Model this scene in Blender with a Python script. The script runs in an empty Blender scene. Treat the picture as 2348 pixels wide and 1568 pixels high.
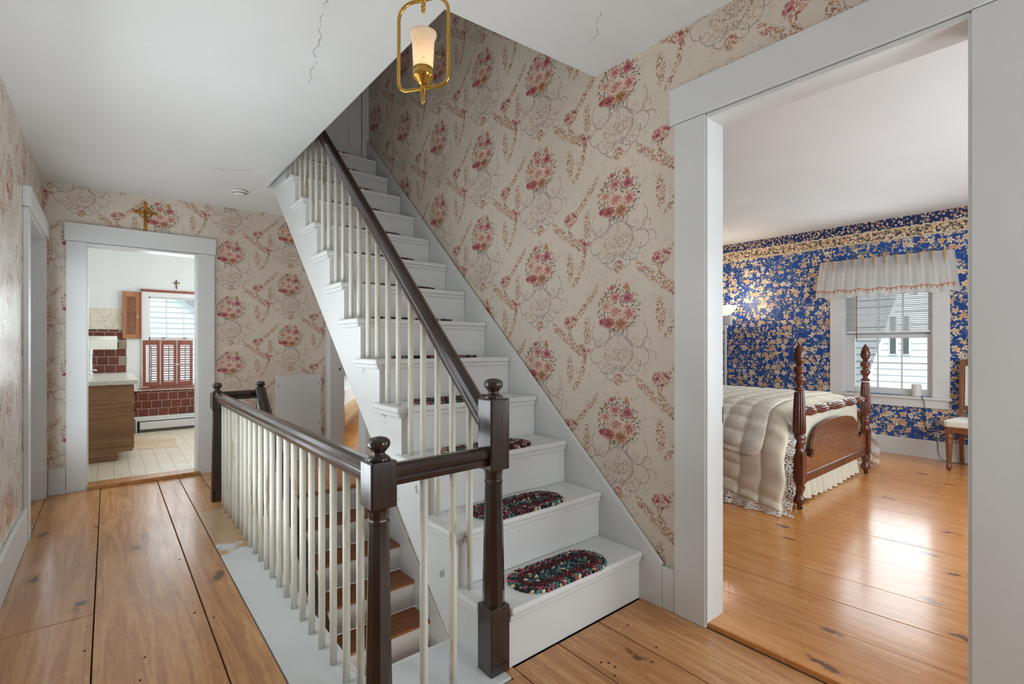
import bpy, math, random
from mathutils import Vector, Matrix
random.seed(7)
PI = math.pi
C = bpy.context.scene.collection
S = bpy.context.scene

# ------------------------------------------------------------------ camera, world, lights, exposure
YAW = math.atan(927 / 1120)
cd = bpy.data.cameras.new('camera')
cam = bpy.data.objects.new('camera', cd); C.objects.link(cam)
cam.location = (0, 0, 1.2)
cam.rotation_euler = (PI / 2, 0, -YAW)
cd.sensor_width = 36.0
cd.lens = 36.0 * 1120 / 2348
cd.shift_y = 8 / 2348
cd.clip_start = 0.05
S.camera = cam

w = bpy.data.worlds.new('sky'); S.world = w; w.use_nodes = True
nt = w.node_tree; bg = nt.nodes['Background']
bg.inputs[0].default_value = (0.80, 0.90, 1.0, 1); bg.inputs[1].default_value = 1.5

def sun(name, rot, e, ang):
    l = bpy.data.lights.new(name, 'SUN'); l.energy = e; l.angle = ang
    l.color = (1, 0.95, 0.87)
    o = bpy.data.objects.new(name, l); C.objects.link(o); o.rotation_euler = rot
sun('sun', (math.radians(38), 0, math.radians(-62)), 2.6, 0.01)

def area(name, loc, rot, sx, sy, power, col=(1, 1, 1)):
    l = bpy.data.lights.new(name, 'AREA'); l.shape = 'RECTANGLE'; l.size = sx; l.size_y = sy
    l.energy = power; l.color = col
    o = bpy.data.objects.new(name, l); C.objects.link(o)
    o.location = loc; o.rotation_euler = rot
    return o
def point(name, loc, power, r, col):
    l = bpy.data.lights.new(name, 'POINT'); l.energy = power; l.shadow_soft_size = r; l.color = col
    o = bpy.data.objects.new(name, l); C.objects.link(o); o.location = loc
R = math.radians
DAY = (0.86, 0.95, 1.0)
area('hall_rear_fill', (1.62, -1.1, 1.3), (R(97), 0, R(12)), 0.6, 1.8, 21, DAY)       # faces +y; added lamp, the rear wall has no window
area('hall_side_up_fill', (-0.36, 2.55, 1.0), (R(128), 0, R(-90)), 1.5, 1.5, 30, DAY)     # faces +x and up; added to brighten the ceiling, no window here
area('hall_side_fill', (-0.36, 2.6, 1.5), (R(75), 0, R(-90)), 1.4, 1.0, 10, DAY)          # second added fill at that spot, aimed slightly down for the floor
area('daylight_kitchen_window', (0.95, 8.28, 1.35), (R(90), 0, R(180)), 1.2, 1.2, 14, DAY)         # faces -y
area('kitchen_side_fill', (1.78, 7.0, 1.5), (R(90), 0, R(90)), 1.6, 1.4, 24, DAY)             # faces -x; added fill in front of a solid wall
area('daylight_bedroom_window', (6.5, 1.52, 1.35), (R(90), 0, R(90)), 0.8, 1.3, 11, DAY)          # faces -x
area('bedroom_side_fill', (4.2, -0.75, 1.3), (R(90), 0, 0), 2.8, 1.6, 55, DAY)                # faces +y; added to light the bedroom, that wall has no window
area('far_room_fill', (4.6, 6.6, 1.5), (R(90), 0, R(90)), 1.5, 1.5, 45, DAY)                  # faces -x; added lamp, this room has no window
area('lower_well_fill', (1.3, 1.95, -1.5), (R(120), 0, 0), 0.9, 0.8, 7, (1, 0.95, 0.88))     # added fill inside the lower well, no window there
area('landing_fill', (-0.33, 4.77, 1.1), (R(90), 0, R(-90)), 0.9, 1.6, 8, DAY)  # added fill in front of the closed door leaf
point('lamp_bulb', (0.836, 1.489, 2.175), 2.3, 0.02, (1, 0.74, 0.42))
point('floor_lamp_bulb', (6.2, 3.13, 1.80), 10, 0.05, (1, 0.86, 0.66))
area('stairwell_top_fill', (1.5, 2.6, 4.7), (0, 0, 0), 0.7, 1.2, 1.2, (1, 0.9, 0.8))  # added lamp high in the stairwell, without a fixture

vs = S.view_settings
S.display_settings.display_device = 'sRGB'
vs.view_transform = 'Standard'; vs.look = 'None'; vs.exposure = 0.28; vs.gamma = 1.0; vs.use_curve_mapping = False
S.cycles.use_denoising = True
S.cycles.max_bounces = 6; S.cycles.diffuse_bounces = 3; S.cycles.glossy_bounces = 3; S.cycles.transparent_max_bounces = 12
S.cycles.use_adaptive_sampling = True; S.cycles.adaptive_threshold = 0.08; S.cycles.adaptive_min_samples = 12
S.cycles.sample_clamp_indirect = 6.0

# ------------------------------------------------------------------ node helpers
class V:
    def __init__(s, g, k): s.g, s.k = g, k
    def __add__(s, o): return s.g.m('ADD', s, o)
    __radd__ = __add__
    def __mul__(s, o): return s.g.m('MULTIPLY', s, o)
    __rmul__ = __mul__
    def __sub__(s, o): return s.g.m('SUBTRACT', s, o)
    def __rsub__(s, o): return s.g.m('SUBTRACT', o, s)
    def __truediv__(s, o): return s.g.m('DIVIDE', s, o)
    def __lt__(s, o): return s.g.m('LESS_THAN', s, o)
    def __gt__(s, o): return s.g.m('GREATER_THAN', s, o)
class G:
    def __init__(g, mat):
        mat.use_nodes = True
        g.t = mat.node_tree; g.t.nodes.clear(); g.l = g.t.links
        g.out = g.n('ShaderNodeOutputMaterial'); g.b = g.n('ShaderNodeBsdfPrincipled')
        g.l.new(g.b.outputs[0], g.out.inputs[0])
    def n(g, t): return g.t.nodes.new(t)
    def put(g, sock, v):
        if isinstance(v, V): g.l.new(v.k, sock)
        elif isinstance(v, (tuple, list)):
            v = tuple(v)
            if sock.type == 'RGBA' and len(v) == 3: v = v + (1,)
            sock.default_value = v
        else: sock.default_value = v
    def m(g, op, a, b=None, c=None, clamp=False):
        n = g.n('ShaderNodeMath'); n.operation = op; n.use_clamp = clamp
        g.put(n.inputs[0], a)
        if b is not None: g.put(n.inputs[1], b)
        if c is not None: g.put(n.inputs[2], c)
        return V(g, n.outputs[0])
    def mn(g, a, b): return g.m('MINIMUM', a, b)
    def mx(g, a, b): return g.m('MAXIMUM', a, b)
    def ab(g, a): return g.m('ABSOLUTE', a)
    def step(g, x, lo, hi):          # smooth 0..1 from lo to hi (lo>hi falls)
        n = g.n('ShaderNodeMapRange'); n.interpolation_type = 'SMOOTHSTEP'
        g.put(n.inputs[0], x)
        if lo < hi: n.inputs[1].default_value, n.inputs[2].default_value, n.inputs[3].default_value, n.inputs[4].default_value = lo, hi, 0, 1
        else: n.inputs[1].default_value, n.inputs[2].default_value, n.inputs[3].default_value, n.inputs[4].default_value = hi, lo, 1, 0
        return V(g, n.outputs[0])
    def mix(g, f, a, b, mode='MIX'):
        n = g.n('ShaderNodeMix'); n.data_type = 'RGBA'; n.blend_type = mode
        g.put(n.inputs[0], f); g.put(n.inputs[6], a); g.put(n.inputs[7], b)
        return V(g, n.outputs[2])
    def obj(g):
        n = g.n('ShaderNodeTexCoord'); return V(g, n.outputs['Object'])
    def sep(g, v):
        n = g.n('ShaderNodeSeparateXYZ'); g.put(n.inputs[0], v); return [V(g, o) for o in n.outputs]
    def com(g, x, y, z=0.0):
        n = g.n('ShaderNodeCombineXYZ')
        for i, q in enumerate((x, y, z)): g.put(n.inputs[i], q)
        return V(g, n.outputs[0])
    def noise(g, v, sc, det=2.0, rough=0.5, dist=0.0):
        n = g.n('ShaderNodeTexNoise'); g.put(n.inputs['Vector'], v)
        n.inputs['Scale'].default_value = sc; n.inputs['Detail'].default_value = det
        n.inputs['Roughness'].default_value = rough; n.inputs['Distortion'].default_value = dist
        return V(g, n.outputs[0])
    def vor(g, v, sc, rnd=1.0, dim='2D', feature='F1'):
        n = g.n('ShaderNodeTexVoronoi'); n.voronoi_dimensions = dim; n.feature = feature
        g.put(n.inputs['Vector'], v); n.inputs['Scale'].default_value = sc; n.inputs['Randomness'].default_value = rnd
        if feature != 'F1': return V(g, n.outputs[0])
        return V(g, n.outputs['Distance']), V(g, n.outputs['Color']), V(g, n.outputs['Position'])
    def rgb(g, c):
        n = g.n('ShaderNodeSeparateColor'); g.put(n.inputs[0], c); return [V(g, o) for o in n.outputs]
    def ramp(g, f, stops, const=False):
        n = g.n('ShaderNodeValToRGB'); g.put(n.inputs[0], f)
        if const: n.color_ramp.interpolation = 'CONSTANT'
        e = n.color_ramp.elements
        while len(e) < len(stops): e.new(0.5)
        for q, (p, c) in zip(e, stops): q.position = p; q.color = tuple(c) + (1,)
        return V(g, n.outputs[0])
    def bump(g, h, st=0.3, d=0.01):
        n = g.n('ShaderNodeBump'); n.inputs['Strength'].default_value = st; n.inputs['Distance'].default_value = d
        g.put(n.inputs['Height'], h); g.l.new(n.outputs[0], g.b.inputs['Normal'])
    def rand(g):
        n = g.n('ShaderNodeObjectInfo'); return V(g, n.outputs['Random'])
    def set(g, **k):
        for a, v in k.items(): g.put(g.b.inputs[a.replace('_', ' ')], v)
def s2l(r, g_, b):
    f = lambda c: (c / 255 / 12.92) if c / 255 <= 0.04045 else ((c / 255 + 0.055) / 1.055) ** 2.4
    return (f(r), f(g_), f(b))
def mat(name): return bpy.data.materials.new(name)

def plain(name, col, rough=0.5, metal=0.0, var=0.05, nsc=6.0, bump=0.0, bsc=60.0, **kw):
    m = mat(name); g = G(m); v = g.obj()
    n = g.noise(v, nsc, 3)
    dark = tuple(c * (1 - var) for c in col); lite = tuple(min(1, c * (1 + var)) for c in col)
    g.set(Base_Color=g.mix(g.step(n, 0.3, 0.7), dark, lite), Roughness=rough, Metallic=metal, **kw)
    if bump: g.bump(g.noise(v, bsc, 4), bump, 0.004)
    return m

def paint_mat(name, col, rough=0.42, chips=0.0, wear=None):
    m = mat(name); g = G(m); v = g.obj()
    n = g.noise(v, 3.0, 4)
    c = g.mix(g.step(n, 0.3, 0.75), tuple(q * 0.955 for q in col), col)
    if chips:
        k = g.step(g.noise(v, 34, 3, 0.6), 0.70 - chips * 0.1, 0.72 - chips * 0.1)
        c = g.mix(k * 0.75, c, wear or s2l(150, 132, 104))
    g.set(Base_Color=c, Roughness=rough)
    g.bump(g.noise(v, 40, 4), 0.06, 0.004)
    return m

def wood_mat(name, axis, c0, c1, c2, rough=0.3, coat=0.0, sc=1.0, wear=0.0, knots=True, rvar=0.25, dark=(0.05, 0.025, 0.012)):
    """boards with grain running along 'axis'"""
    m = mat(name); g = G(m); v = g.obj(); r = g.rand()
    x, y, z = g.sep(v)
    ofs = r * 37.0
    if axis == 'Y': p = g.com(x * (9 * sc) + ofs, y * (0.55 * sc) + ofs, z * (9 * sc))
    elif axis == 'X': p = g.com(y * (9 * sc) + ofs, x * (0.55 * sc) + ofs, z * (9 * sc))
    else: p = g.com(x * (9 * sc) + ofs, z * (0.55 * sc) + ofs, y * (9 * sc))
    big = g.noise(p, 1.0, 3, 0.5, 0.6)
    rings = g.m('PINGPONG', big * 9.0, 1.0)
    fine = g.noise(p, 6.0, 5, 0.6)
    t = rings * 0.34 + fine * 0.40 + 0.13
    c = g.ramp(t, [(0.15, c0), (0.5, c1), (0.8, c2)])
    ln = g.noise(p, 15.0, 3, 0.6)
    c = g.mix(g.step(ln, 0.50, 0.66) * 0.30, c, tuple(q * 0.55 for q in c0))
    blot = g.noise(v, 2.1, 4)
    c = g.mix(g.step(blot, 0.45, 0.8) * 0.35, c, c0)
    c = g.mix((r - 0.5) * rvar + rvar * 0.5, c, c0)
    if knots:
        kn = (g.noise(v, 16, 3) - 0.5) * 0.10
        px = g.com(x * 1.25 + ofs + kn, y * 0.55 + ofs + kn) if axis != 'Z' else g.com(x + ofs, z + ofs)
        d, col, pos = g.vor(px, 2.3)
        kr = g.rgb(col)[0]
        c = g.mix(g.step(d, 0.17, 0.04) * (kr > 0.5) * 0.35, c, c0)
        c = g.mix(g.step(d, 0.070, 0.035) * (kr > 0.5) * 0.8, c, dark)
    if wear:
        s = g.noise(g.com(x * 2.5, y * 2.5, z), 9, 5, 0.7)
        c = g.mix(g.step(s, 0.55, 0.75) * wear, c, s2l(222, 190, 150))
        sc1 = g.vor(g.com(x * 3 + fine * 0.15, y * 1.4 + fine * 0.1), 3.5, feature='DISTANCE_TO_EDGE')
        mk = g.step(sc1, 0.006, 0.001) * g.step(g.noise(v, 3, 1), 0.55, 0.62)
        c = g.mix(mk * 0.6, c, s2l(236, 210, 175))
    g.set(Base_Color=c, Roughness=g.step(fine, 0.2, 0.9) * 0.14 + rough, Coat_Weight=coat, Coat_Roughness=0.12)
    g.bump(t, 0.12, 0.003)
    return m

def wallpaper_cream(name, W=0.575, H=0.568):
    m = mat(name); g = G(m); v = g.obj(); X, Y, Z = g.sep(v)
    wob = g.noise(v, 30, 2) - 0.5
    wob2 = g.noise(g.com(Z, X, Y), 27, 2) - 0.5
    ka = g.n('ShaderNodeCombineXYZ'); ka.name = 'axis'          # u = dot(axis, p) + offset
    dt = g.n('ShaderNodeVectorMath'); dt.operation = 'DOT_PRODUCT'; g.put(dt.inputs[0], v); g.l.new(ka.outputs[0], dt.inputs[1])
    kb = g.n('ShaderNodeCombineXYZ'); kb.name = 'offset'; u0_, v0_, vs_ = g.sep(V(g, kb.outputs[0]))
    u = V(g, dt.outputs['Value']) + u0_; vz = (Z + v0_) * vs_
    u = u + wob * 0.014; vz = vz + wob2 * 0.014
    def wrap(q, P): return q - g.m('FLOOR', q / P + 0.5) * P
    i = g.m('FLOOR', u / W + 0.5); x = u - i * W
    va = vz + g.m('FLOORED_MODULO', i, 2.0) * (H / 2)
    y = wrap(va, H); ym = wrap(va + 0.37 * H, H); yk = wrap(va + 0.62 * H, H)
    ub = u - W / 2; ib = g.m('FLOOR', ub / W + 0.5); xb = ub - ib * W
    vb = vz + g.m('FLOORED_MODULO', ib, 2.0) * (H / 2)
    yb = wrap(vb, H); yr = wrap(vb + H / 2, H)
    ax = g.ab(x)
    L = g.mix(g.step(g.noise(v, 1.3, 3), 0.3, 0.7), s2l(225, 213, 197), s2l(216, 203, 186))
    L = g.mix(g.step(g.ab(wrap(u - 0.27 * W, W)), 0.0016, 0.0006) * 0.35, L, s2l(170, 150, 130))
    def ell(px, py, rx, ry):
        a = px / rx; b = py / ry
        return g.m('SQRT', a * a + b * b)
    def leaves(px, py, sc, sd, la=0.52, lb=0.20):
        """one small leaf or petal per cell, turned at random: mask, random values"""
        d, c, p = g.vor(g.com(px + sd, py), sc, 0.9); r = g.rgb(c); P = g.sep(p)
        dx = (px + sd - P[0]) * sc; dy = (py - P[1]) * sc
        t = r[2] * 6.283; ct = g.m('COSINE', t); sn = g.m('SINE', t)
        e = ell(dx * ct + dy * sn, dy * ct - dx * sn, la, lb)
        return g.step(e, 1.0, 0.7), r
    grey, mauve, brown, gold = s2l(142, 146, 150), s2l(166, 128, 130), s2l(150, 118, 96), s2l(188, 150, 104)
    # stray sprigs in pale grey green
    mk, r = leaves(xb, yb, 62, 1.3)
    spr = g.step(g.noise(g.com(xb, yb), 13, 1), 0.56, 0.62)
    L = g.mix(mk * spr * 0.42, L, s2l(164, 152, 134))
    # toile pen lines round the medallion
    e = ell(x, ym, 0.165, 0.13)
    for sc, wd, col, al, sd in ((13, 0.011, brown, 0.6, 0.0), (19, 0.014, mauve, 0.6, 3.7)):
        nz = g.noise(g.com(ax + sd, ym + sd), sc, 1.0, 0.5, 0.8)
        L = g.mix(g.step(g.ab(nz - 0.5), wd, wd * 0.4) * g.step(e, 1.0, 0.75) * al, L, col)
    # small landscape
    em = ell(x, ym + 0.004, 0.084, 0.068)
    for sc, sd, al in ((96, 2.0, 0.8),):
        mk, r = leaves(x, ym, sc, sd, 0.55, 0.32)
        col = g.ramp(r[0], [(0, s2l(126, 92, 76)), (0.28, s2l(170, 84, 84)), (0.42, s2l(196, 160, 120)), (0.66, s2l(128, 126, 112)), (0.84, s2l(200, 148, 138))], True)
        L = g.mix(mk * g.step(em, 0.95, 0.6) * (r[1] > 0.2) * g.step(ym, 0.05, 0.0) * al, L, col)
    bead = g.step(g.noise(g.com(x, ym), 120, 1), 0.40, 0.52)
    dab1, rr1 = leaves(x, ym, 105, 4.0, 0.6, 0.3)
    for cx, cy, r0, ux, uy, cth, col, wd, kind in (
            (0, 0, 0.085, 0, 1, 0.25, grey, 0.0055, 1), (0, 0, 0.086, 0, -1, 0.1, gold, 0.010, 2), (0, 0, 0.087, 0.97, -0.2, 0.5, brown, 0.008, 2),
            (0.072, -0.055, 0.062, 0.2, -1, -0.05, grey, 0.0050, 1), (0.137, -0.022, 0.044, 1, -0.15, -0.35, mauve, 0.0034, 0),
            (0.168, 0.048, 0.022, 0, 1, -0.75, brown, 0.0024, 0), (0.100, 0.092, 0.072, 0.9, -0.4, 0.35, brown, 0.0026, 0), (0.048, -0.118, 0.028, 0.3, -1, -0.55, brown, 0.0028, 0),
            (0.020, -0.082, 0.016, 1, 0, -0.6, mauve, 0.0024, 0), (0.110, -0.070, 0.020, -1, 0.3, -0.6, gold, 0.0026, 0), (0.030, -0.185, 0.034, -0.8, 0.6, -0.2, gold, 0.0026, 0),
            (0.030, 0.105, 0.03, 0.4, 1, -0.4, grey, 0.0022, 0), (0.190, -0.02, 0.03, 0.6, 0.8, 0.1, brown, 0.0022, 0)):
        px = ax if kind == 0 or cx else x
        dx = px - cx; dy = ym - cy
        dd = g.ab(g.m('SQRT', dx * dx + dy * dy) - r0)
        win = g.step(dx * ux + dy * uy, r0 * cth - 0.006, r0 * cth + 0.006)
        k = g.step(dd, wd, wd * 0.5) * win
        k = k * (bead if kind == 1 else (dab1 if kind == 2 else 0.85))
        L = g.mix(k * 0.85, L, col)
    # garlands, sprays and knots
    q = g.mx((0.12 * W - xb) / (0.42 * W), 0.0)
    f1 = g.m('POWER', q, 1.5) * (0.25 * H) + 0.13 * H
    def band(dist, wd): return g.step(dist, wd, wd * 0.5)
    g1 = band(g.ab(yb - f1), 0.036) * g.step(xb, -0.33 * W, -0.29 * W) * g.step(xb, 0.17 * W, 0.13 * W)
    qq = (0.13 * H - yb) / (0.35 * H)
    g2 = band(g.ab(xb - (0.12 * W - qq * qq * (0.13 * W))), 0.021) * g.step(yb, -0.27 * H, -0.22 * H) * g.step(yb, 0.16 * H, 0.12 * H)
    q3 = g.mx((xb + 0.1 * W) / (0.35 * W), 0.0)
    g3 = band(g.ab(yr - (g.m('POWER', q3, 1.3) * (0.32 * H) - 0.12 * H)), 0.030) * g.step(xb, -0.15 * W, -0.1 * W) * g.step(xb, 0.30 * W, 0.24 * W)
    q4 = (yr + 0.12 * H) / (0.26 * H)
    g4 = band(g.ab(xb - (q4 * q4 * (0.14 * W) - 0.09 * W)), 0.018) * g.step(yr, -0.38 * H, -0.33 * H) * g.step(yr, -0.1 * H, -0.13 * H)
    t1 = g.step(ell(xb + 0.075 * W, yb + 0.06 * H, 0.030, 0.095), 1.0, 0.7)
    t2 = g.step(ell(xb - 0.14 * W, yr + 0.19 * H, 0.030, 0.088), 1.0, 0.7)
    k1 = g.step(ell(xb - 0.09 * W, yb - 0.14 * H, 0.058, 0.040), 1.0, 0.7)
    k2 = g.step(ell(xb + 0.07 * W, yr + 0.09 * H, 0.056, 0.040), 1.0, 0.7)
    k3 = g.step(ell(x, yk, 0.032, 0.036), 1.0, 0.7)
    thin = g.mx(g.mx(g1, g2), g.mx(g.mx(g3, g4), g.mx(t1, t2))); kn = g.mx(k1, g.mx(k2, k3))
    ga = g.mx(thin, kn)
    for sc, sd in ((58, 0.0), (72, 7.7)):
        mk, r = leaves(xb, yb, sc, sd, 0.58, 0.27)
        col = g.ramp(r[0], [(0, s2l(188, 142, 92)), (0.30, s2l(160, 118, 84)), (0.46, s2l(206, 164, 122)), (0.62, s2l(178, 96, 96)), (0.74, s2l(206, 134, 126)), (0.85, s2l(134, 106, 82)), (0.94, s2l(160, 128, 140))], True)
        L = g.mix(mk * ga * (r[1] > 0.10) * 0.9, L, col)
    mk, r = leaves(xb, yb, 34, 3.3, 0.5, 0.40)
    col = g.ramp(r[0], [(0, s2l(176, 74, 88)), (0.3, s2l(210, 140, 138)), (0.55, s2l(186, 100, 104)), (0.8, s2l(216, 178, 150))], True)
    st = g.step(g.noise(g.com(xb, yb), 100, 2), 0.42, 0.6)
    col = g.mix(st * 0.45, col, s2l(136, 50, 62))
    L = g.mix(mk * kn * (r[1] > 0.25), L, col)
    # bouquet: spiky leaves first
    xq = x * 0.82
    eb = ell(xq, y - 0.004, 0.118, 0.140)
    for sc, sd, lim in ((40, 5.0, 1.0), (52, 11.0, 0.93)):
        mk, r = leaves(x, y, sc, sd, 0.62, 0.21)
        col = g.ramp(r[0], [(0, s2l(112, 98, 72)), (0.25, s2l(164, 130, 90)), (0.45, s2l(116, 114, 100)), (0.62, s2l(140, 96, 66)), (0.80, s2l(192, 134, 118)), (0.9, s2l(86, 84, 72))], True)
        L = g.mix(mk * g.step(eb, lim, lim - 0.14) * (r[1] > 0.15) * 0.92, L, col)
    # roses
    n95 = g.noise(g.com(x, y), 92, 2, 0.65)
    for cx, cy, rx, ry, li, dk in ((-0.012, -0.012, 0.042, 0.040, (230, 206, 186), (192, 124, 110)), (0.048, 0.056, 0.026, 0.028, (204, 132, 136), (146, 62, 76)), (-0.016, 0.062, 0.030, 0.026, (222, 172, 162), (176, 96, 100)),
                               (0.055, -0.022, 0.033, 0.034, (226, 184, 168), (178, 102, 98)), (-0.050, -0.066, 0.032, 0.028, (196, 116, 110), (146, 66, 66)), (0.012, -0.072, 0.030, 0.030, (206, 150, 116), (140, 92, 62)),
                               (-0.066, 0.020, 0.022, 0.024, (224, 184, 160), (190, 128, 104)), (-0.034, 0.112, 0.014, 0.016, (204, 126, 126), (166, 70, 80)), (-0.088, -0.060, 0.014, 0.017, (190, 96, 108), (150, 60, 78)), (0.042, 0.115, 0.011, 0.024, (214, 164, 128), (176, 112, 86))):
        rr = ell(xq - cx, y - cy, rx, ry)
        f = g.step(n95 + g.step(rr, 1.0, 0.0) * 0.22 - 0.08, 0.44, 0.60)
        c = g.mix(f, s2l(*li), s2l(*dk))
        L = g.mix(g.step(rr + (n95 - 0.5) * 1.1, 1.0, 0.92), L, c)
    g.set(Base_Color=L, Roughness=0.5)
    return m
def paper_variant(src, name, axis, u0, v0, vs, rough=0.5):
    m = src if src.name == name else src.copy(); m.name = name; N = m.node_tree.nodes
    for i in range(3): N['axis'].inputs[i].default_value = axis[i]; N['offset'].inputs[i].default_value = (u0, v0, vs)[i]
    N['Principled BSDF'].inputs['Roughness'].default_value = rough
    return m

def wallpaper_blue(name):
    m = mat(name); g = G(m); v = g.obj(); X, Y, Z = g.sep(v)
    wob = g.noise(v, 18, 2) - 0.5
    u = X + Y + wob * 0.02; z = Z + wob * 0.02
    p = g.com(u, z)
    L = g.mix(g.step(g.noise(v, 2, 2), 0.3, 0.7), s2l(20, 66, 140), s2l(28, 80, 158))
    gapn = g.noise(p, 6.5, 2)
    nz = g.noise(p, 8, 1, 0.5, 0.4)
    L = g.mix(g.step(g.ab(nz - 0.5), 0.016, 0.006) * 0.8, L, s2l(172, 164, 140))
    def blossoms(L, sc, sd, keep, cols, petn, lo, hi, ctr):
        d, c, q = g.vor(g.com(u + sd, z), sc, 0.85); r = g.rgb(c); Q = g.sep(q)
        a = g.m('ARCTAN2', z - Q[1], u + sd - Q[0])
        pe = d / (g.ab(g.m('COSINE', a * petn + r[2] * 6.0)) * hi + lo)
        col = g.ramp(r[0], cols, True)
        col = g.mix(g.step(pe, 0.6, 0.1) * ctr, col, s2l(196, 122, 72))
        return g.mix(g.step(pe, 1.05, 0.85) * (r[1] > keep) * g.step(gapn, 0.36, 0.42), L, col)
    green = [(0, s2l(150, 146, 116)), (0.35, s2l(208, 184, 140)), (0.6, s2l(128, 138, 122)), (0.8, s2l(226, 206, 166))]
    cream = [(0, s2l(232, 204, 156)), (0.3, s2l(224, 176, 128)), (0.5, s2l(238, 222, 192)), (0.72, s2l(228, 186, 150)), (0.88, s2l(214, 210, 208))]
    L = blossoms(L, 34, 3.1, 0.50, green, 1.0, 0.10, 0.40, 0.2)
    L = blossoms(L, 25, 7.7, 0.62, cream, 1.5, 0.12, 0.38, 0.4)
    L = blossoms(L, 12.5, 0.0, 0.50, cream, 2.5, 0.12, 0.36, 0.6)
    # border at the top of the wall
    hb = 2.365
    zb = Z - hb
    db, cb, pb = g.vor(g.com(X + Y, Z), 40, 0.9); rb = g.rgb(cb)
    bcol = g.ramp(rb[0], [(0, s2l(222, 190, 140)), (0.35, s2l(200, 150, 104)), (0.55, s2l(232, 214, 182)), (0.8, s2l(148, 140, 112))], True)
    B1 = g.mix(g.step(db, 0.62, 0.5), s2l(44, 52, 92), bcol)
    B2 = g.mix(g.step(db, 0.46, 0.34) * (rb[1] > 0.25), s2l(20, 44, 104), bcol)
    B = g.mix(zb > 0.115, B1, B2)
    for h in (0.004, 0.115):
        wv = g.m('SINE', (X + Y) * 70.0) * 0.006
        B = g.mix(g.step(g.ab(zb - h - wv), 0.009, 0.006), B, s2l(222, 206, 176))
    L = g.mix(zb > -0.004, L, B)
    g.set(Base_Color=L, Roughness=0.45)
    return m

M = {}
M['trim'] = paint_mat('white gloss paint', (0.74, 0.75, 0.745), 0.34)
M['trimworn'] = paint_mat('worn white paint', (0.76, 0.765, 0.755), 0.4, -0.55)
def baluster_mat():
    m = mat('cream baluster paint'); g = G(m); v = g.obj(); X, Y, Z = g.sep(v)
    n = g.noise(g.com(X * 34, Y * 34, Z * 3.2), 1.0, 4, 0.65)
    f = g.step(g.noise(g.com(X * 3, Y * 3, Z * 0.5), 2.3, 1), 0.50, 0.62)
    c = g.mix(g.step(n, 0.35, 0.7), s2l(222, 220, 208), s2l(210, 206, 190))
    c = g.mix(g.step(n, 0.56, 0.60) * f * 0.8, c, s2l(172, 154, 118))
    g.set(Base_Color=c, Roughness=0.4); g.bump(n, 0.15, 0.003); return m
M['baluster'] = baluster_mat()
def stringer_mat():
    m = mat('peeling stringer paint'); g = G(m); v = g.obj(); X, Y, Z = g.sep(v)
    n = g.noise(g.com(Y, Z), 6.0, 5, 0.6)
    c = g.mix(g.step(g.noise(v, 3.0, 4), 0.3, 0.75), (0.70, 0.71, 0.705), (0.74, 0.75, 0.745))
    k = g.step(n, 0.632, 0.640) * g.step(Z, 1.15, 0.95)
    c = g.mix(k, c, s2l(168, 168, 162))
    g.set(Base_Color=c, Roughness=0.36); g.bump(k, 0.5, 0.002); return m
M['stringer'] = stringer_mat()
def ceiling_mat():
    m = mat('white ceiling plaster'); g = G(m); v = g.obj(); X, Y, Z = g.sep(v)
    c = g.mix(g.step(g.noise(v, 2.2, 4), 0.3, 0.75), (0.755, 0.77, 0.765), (0.79, 0.80, 0.80))
    w_ = (g.noise(v, 9, 3) - 0.5) * 0.10
    def crack(c, x0, y0, x1, y1, wd):
        L = math.hypot(x1 - x0, y1 - y0); ux, uy = (x1 - x0) / L, (y1 - y0) / L
        dx = X - x0; dy = Y - y0
        t = dx * ux + dy * uy; d = g.ab(dx * -uy + dy * ux + w_)
        k = g.step(d, wd, wd * 0.3) * g.step(t, -0.02, 0.02) * g.step(t, L + 0.02, L - 0.02) * g.step(g.noise(v, 14, 1), 0.36, 0.46)
        return g.mix(k * 0.6, c, s2l(128, 124, 116))
    for a in ((0.62, 1.75, 0.80, 2.6, 0.004), (0.62, 4.3, 0.98, 4.15, 0.006), (1.35, 1.0, 1.72, 1.5, 0.003), (0.45, 1.2, 0.62, 1.75, 0.003)): c = crack(c, *a)
    k = g.step(g.noise(v, 26, 4, 0.7), 0.70, 0.73) * g.step(g.noise(v, 1.7, 1), 0.56, 0.62)
    c = g.mix(k * 0.4, c, s2l(150, 146, 136))
    g.set(Base_Color=c, Roughness=0.75); g.bump(g.noise(v, 12, 4), 0.08, 0.006); return m
M['ceiling'] = ceiling_mat()
M['kwhite'] = paint_mat('kitchen white', (0.82, 0.82, 0.80), 0.6)
def strip_mat():
    m = mat('worn floor paint'); g = G(m); v = g.obj(); X, Y, Z = g.sep(v)
    n = g.noise(v, 5, 4, 0.6)
    c = g.mix(g.step(g.noise(v, 3, 4), 0.3, 0.75), (0.62, 0.645, 0.655), (0.68, 0.70, 0.71))
    wn = g.step(Y + (n - 0.5) * 1.3, 3.22, 3.34)
    c = g.mix(wn, c, g.mix(g.noise(g.com(X * 30, Y * 2), 1, 3), s2l(176, 140, 100), s2l(206, 176, 140)))
    g.set(Base_Color=c, Roughness=0.3); g.bump(n, 0.1, 0.003); return m
M['strip'] = strip_mat()
M['paperR'] = wallpaper_cream('cream toile paper right')
kb_ = 0.575 / 0.545
M['paperB'] = paper_variant(M['paperR'], 'cream toile paper back', (kb_, 0, 0), -0.923 * kb_, -1.556, 0.568 / 0.535)
M['paperL'] = paper_variant(M['paperR'], 'cream toile paper left', (0, 1, 0), -0.20, -1.50, 1.0, 0.20)
M['paperR'] = paper_variant(M['paperR'], 'cream toile paper right', (0, -1, 0), 1.55, -1.38, 1.0)
M['blue'] = wallpaper_blue('blue floral paper')
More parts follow.
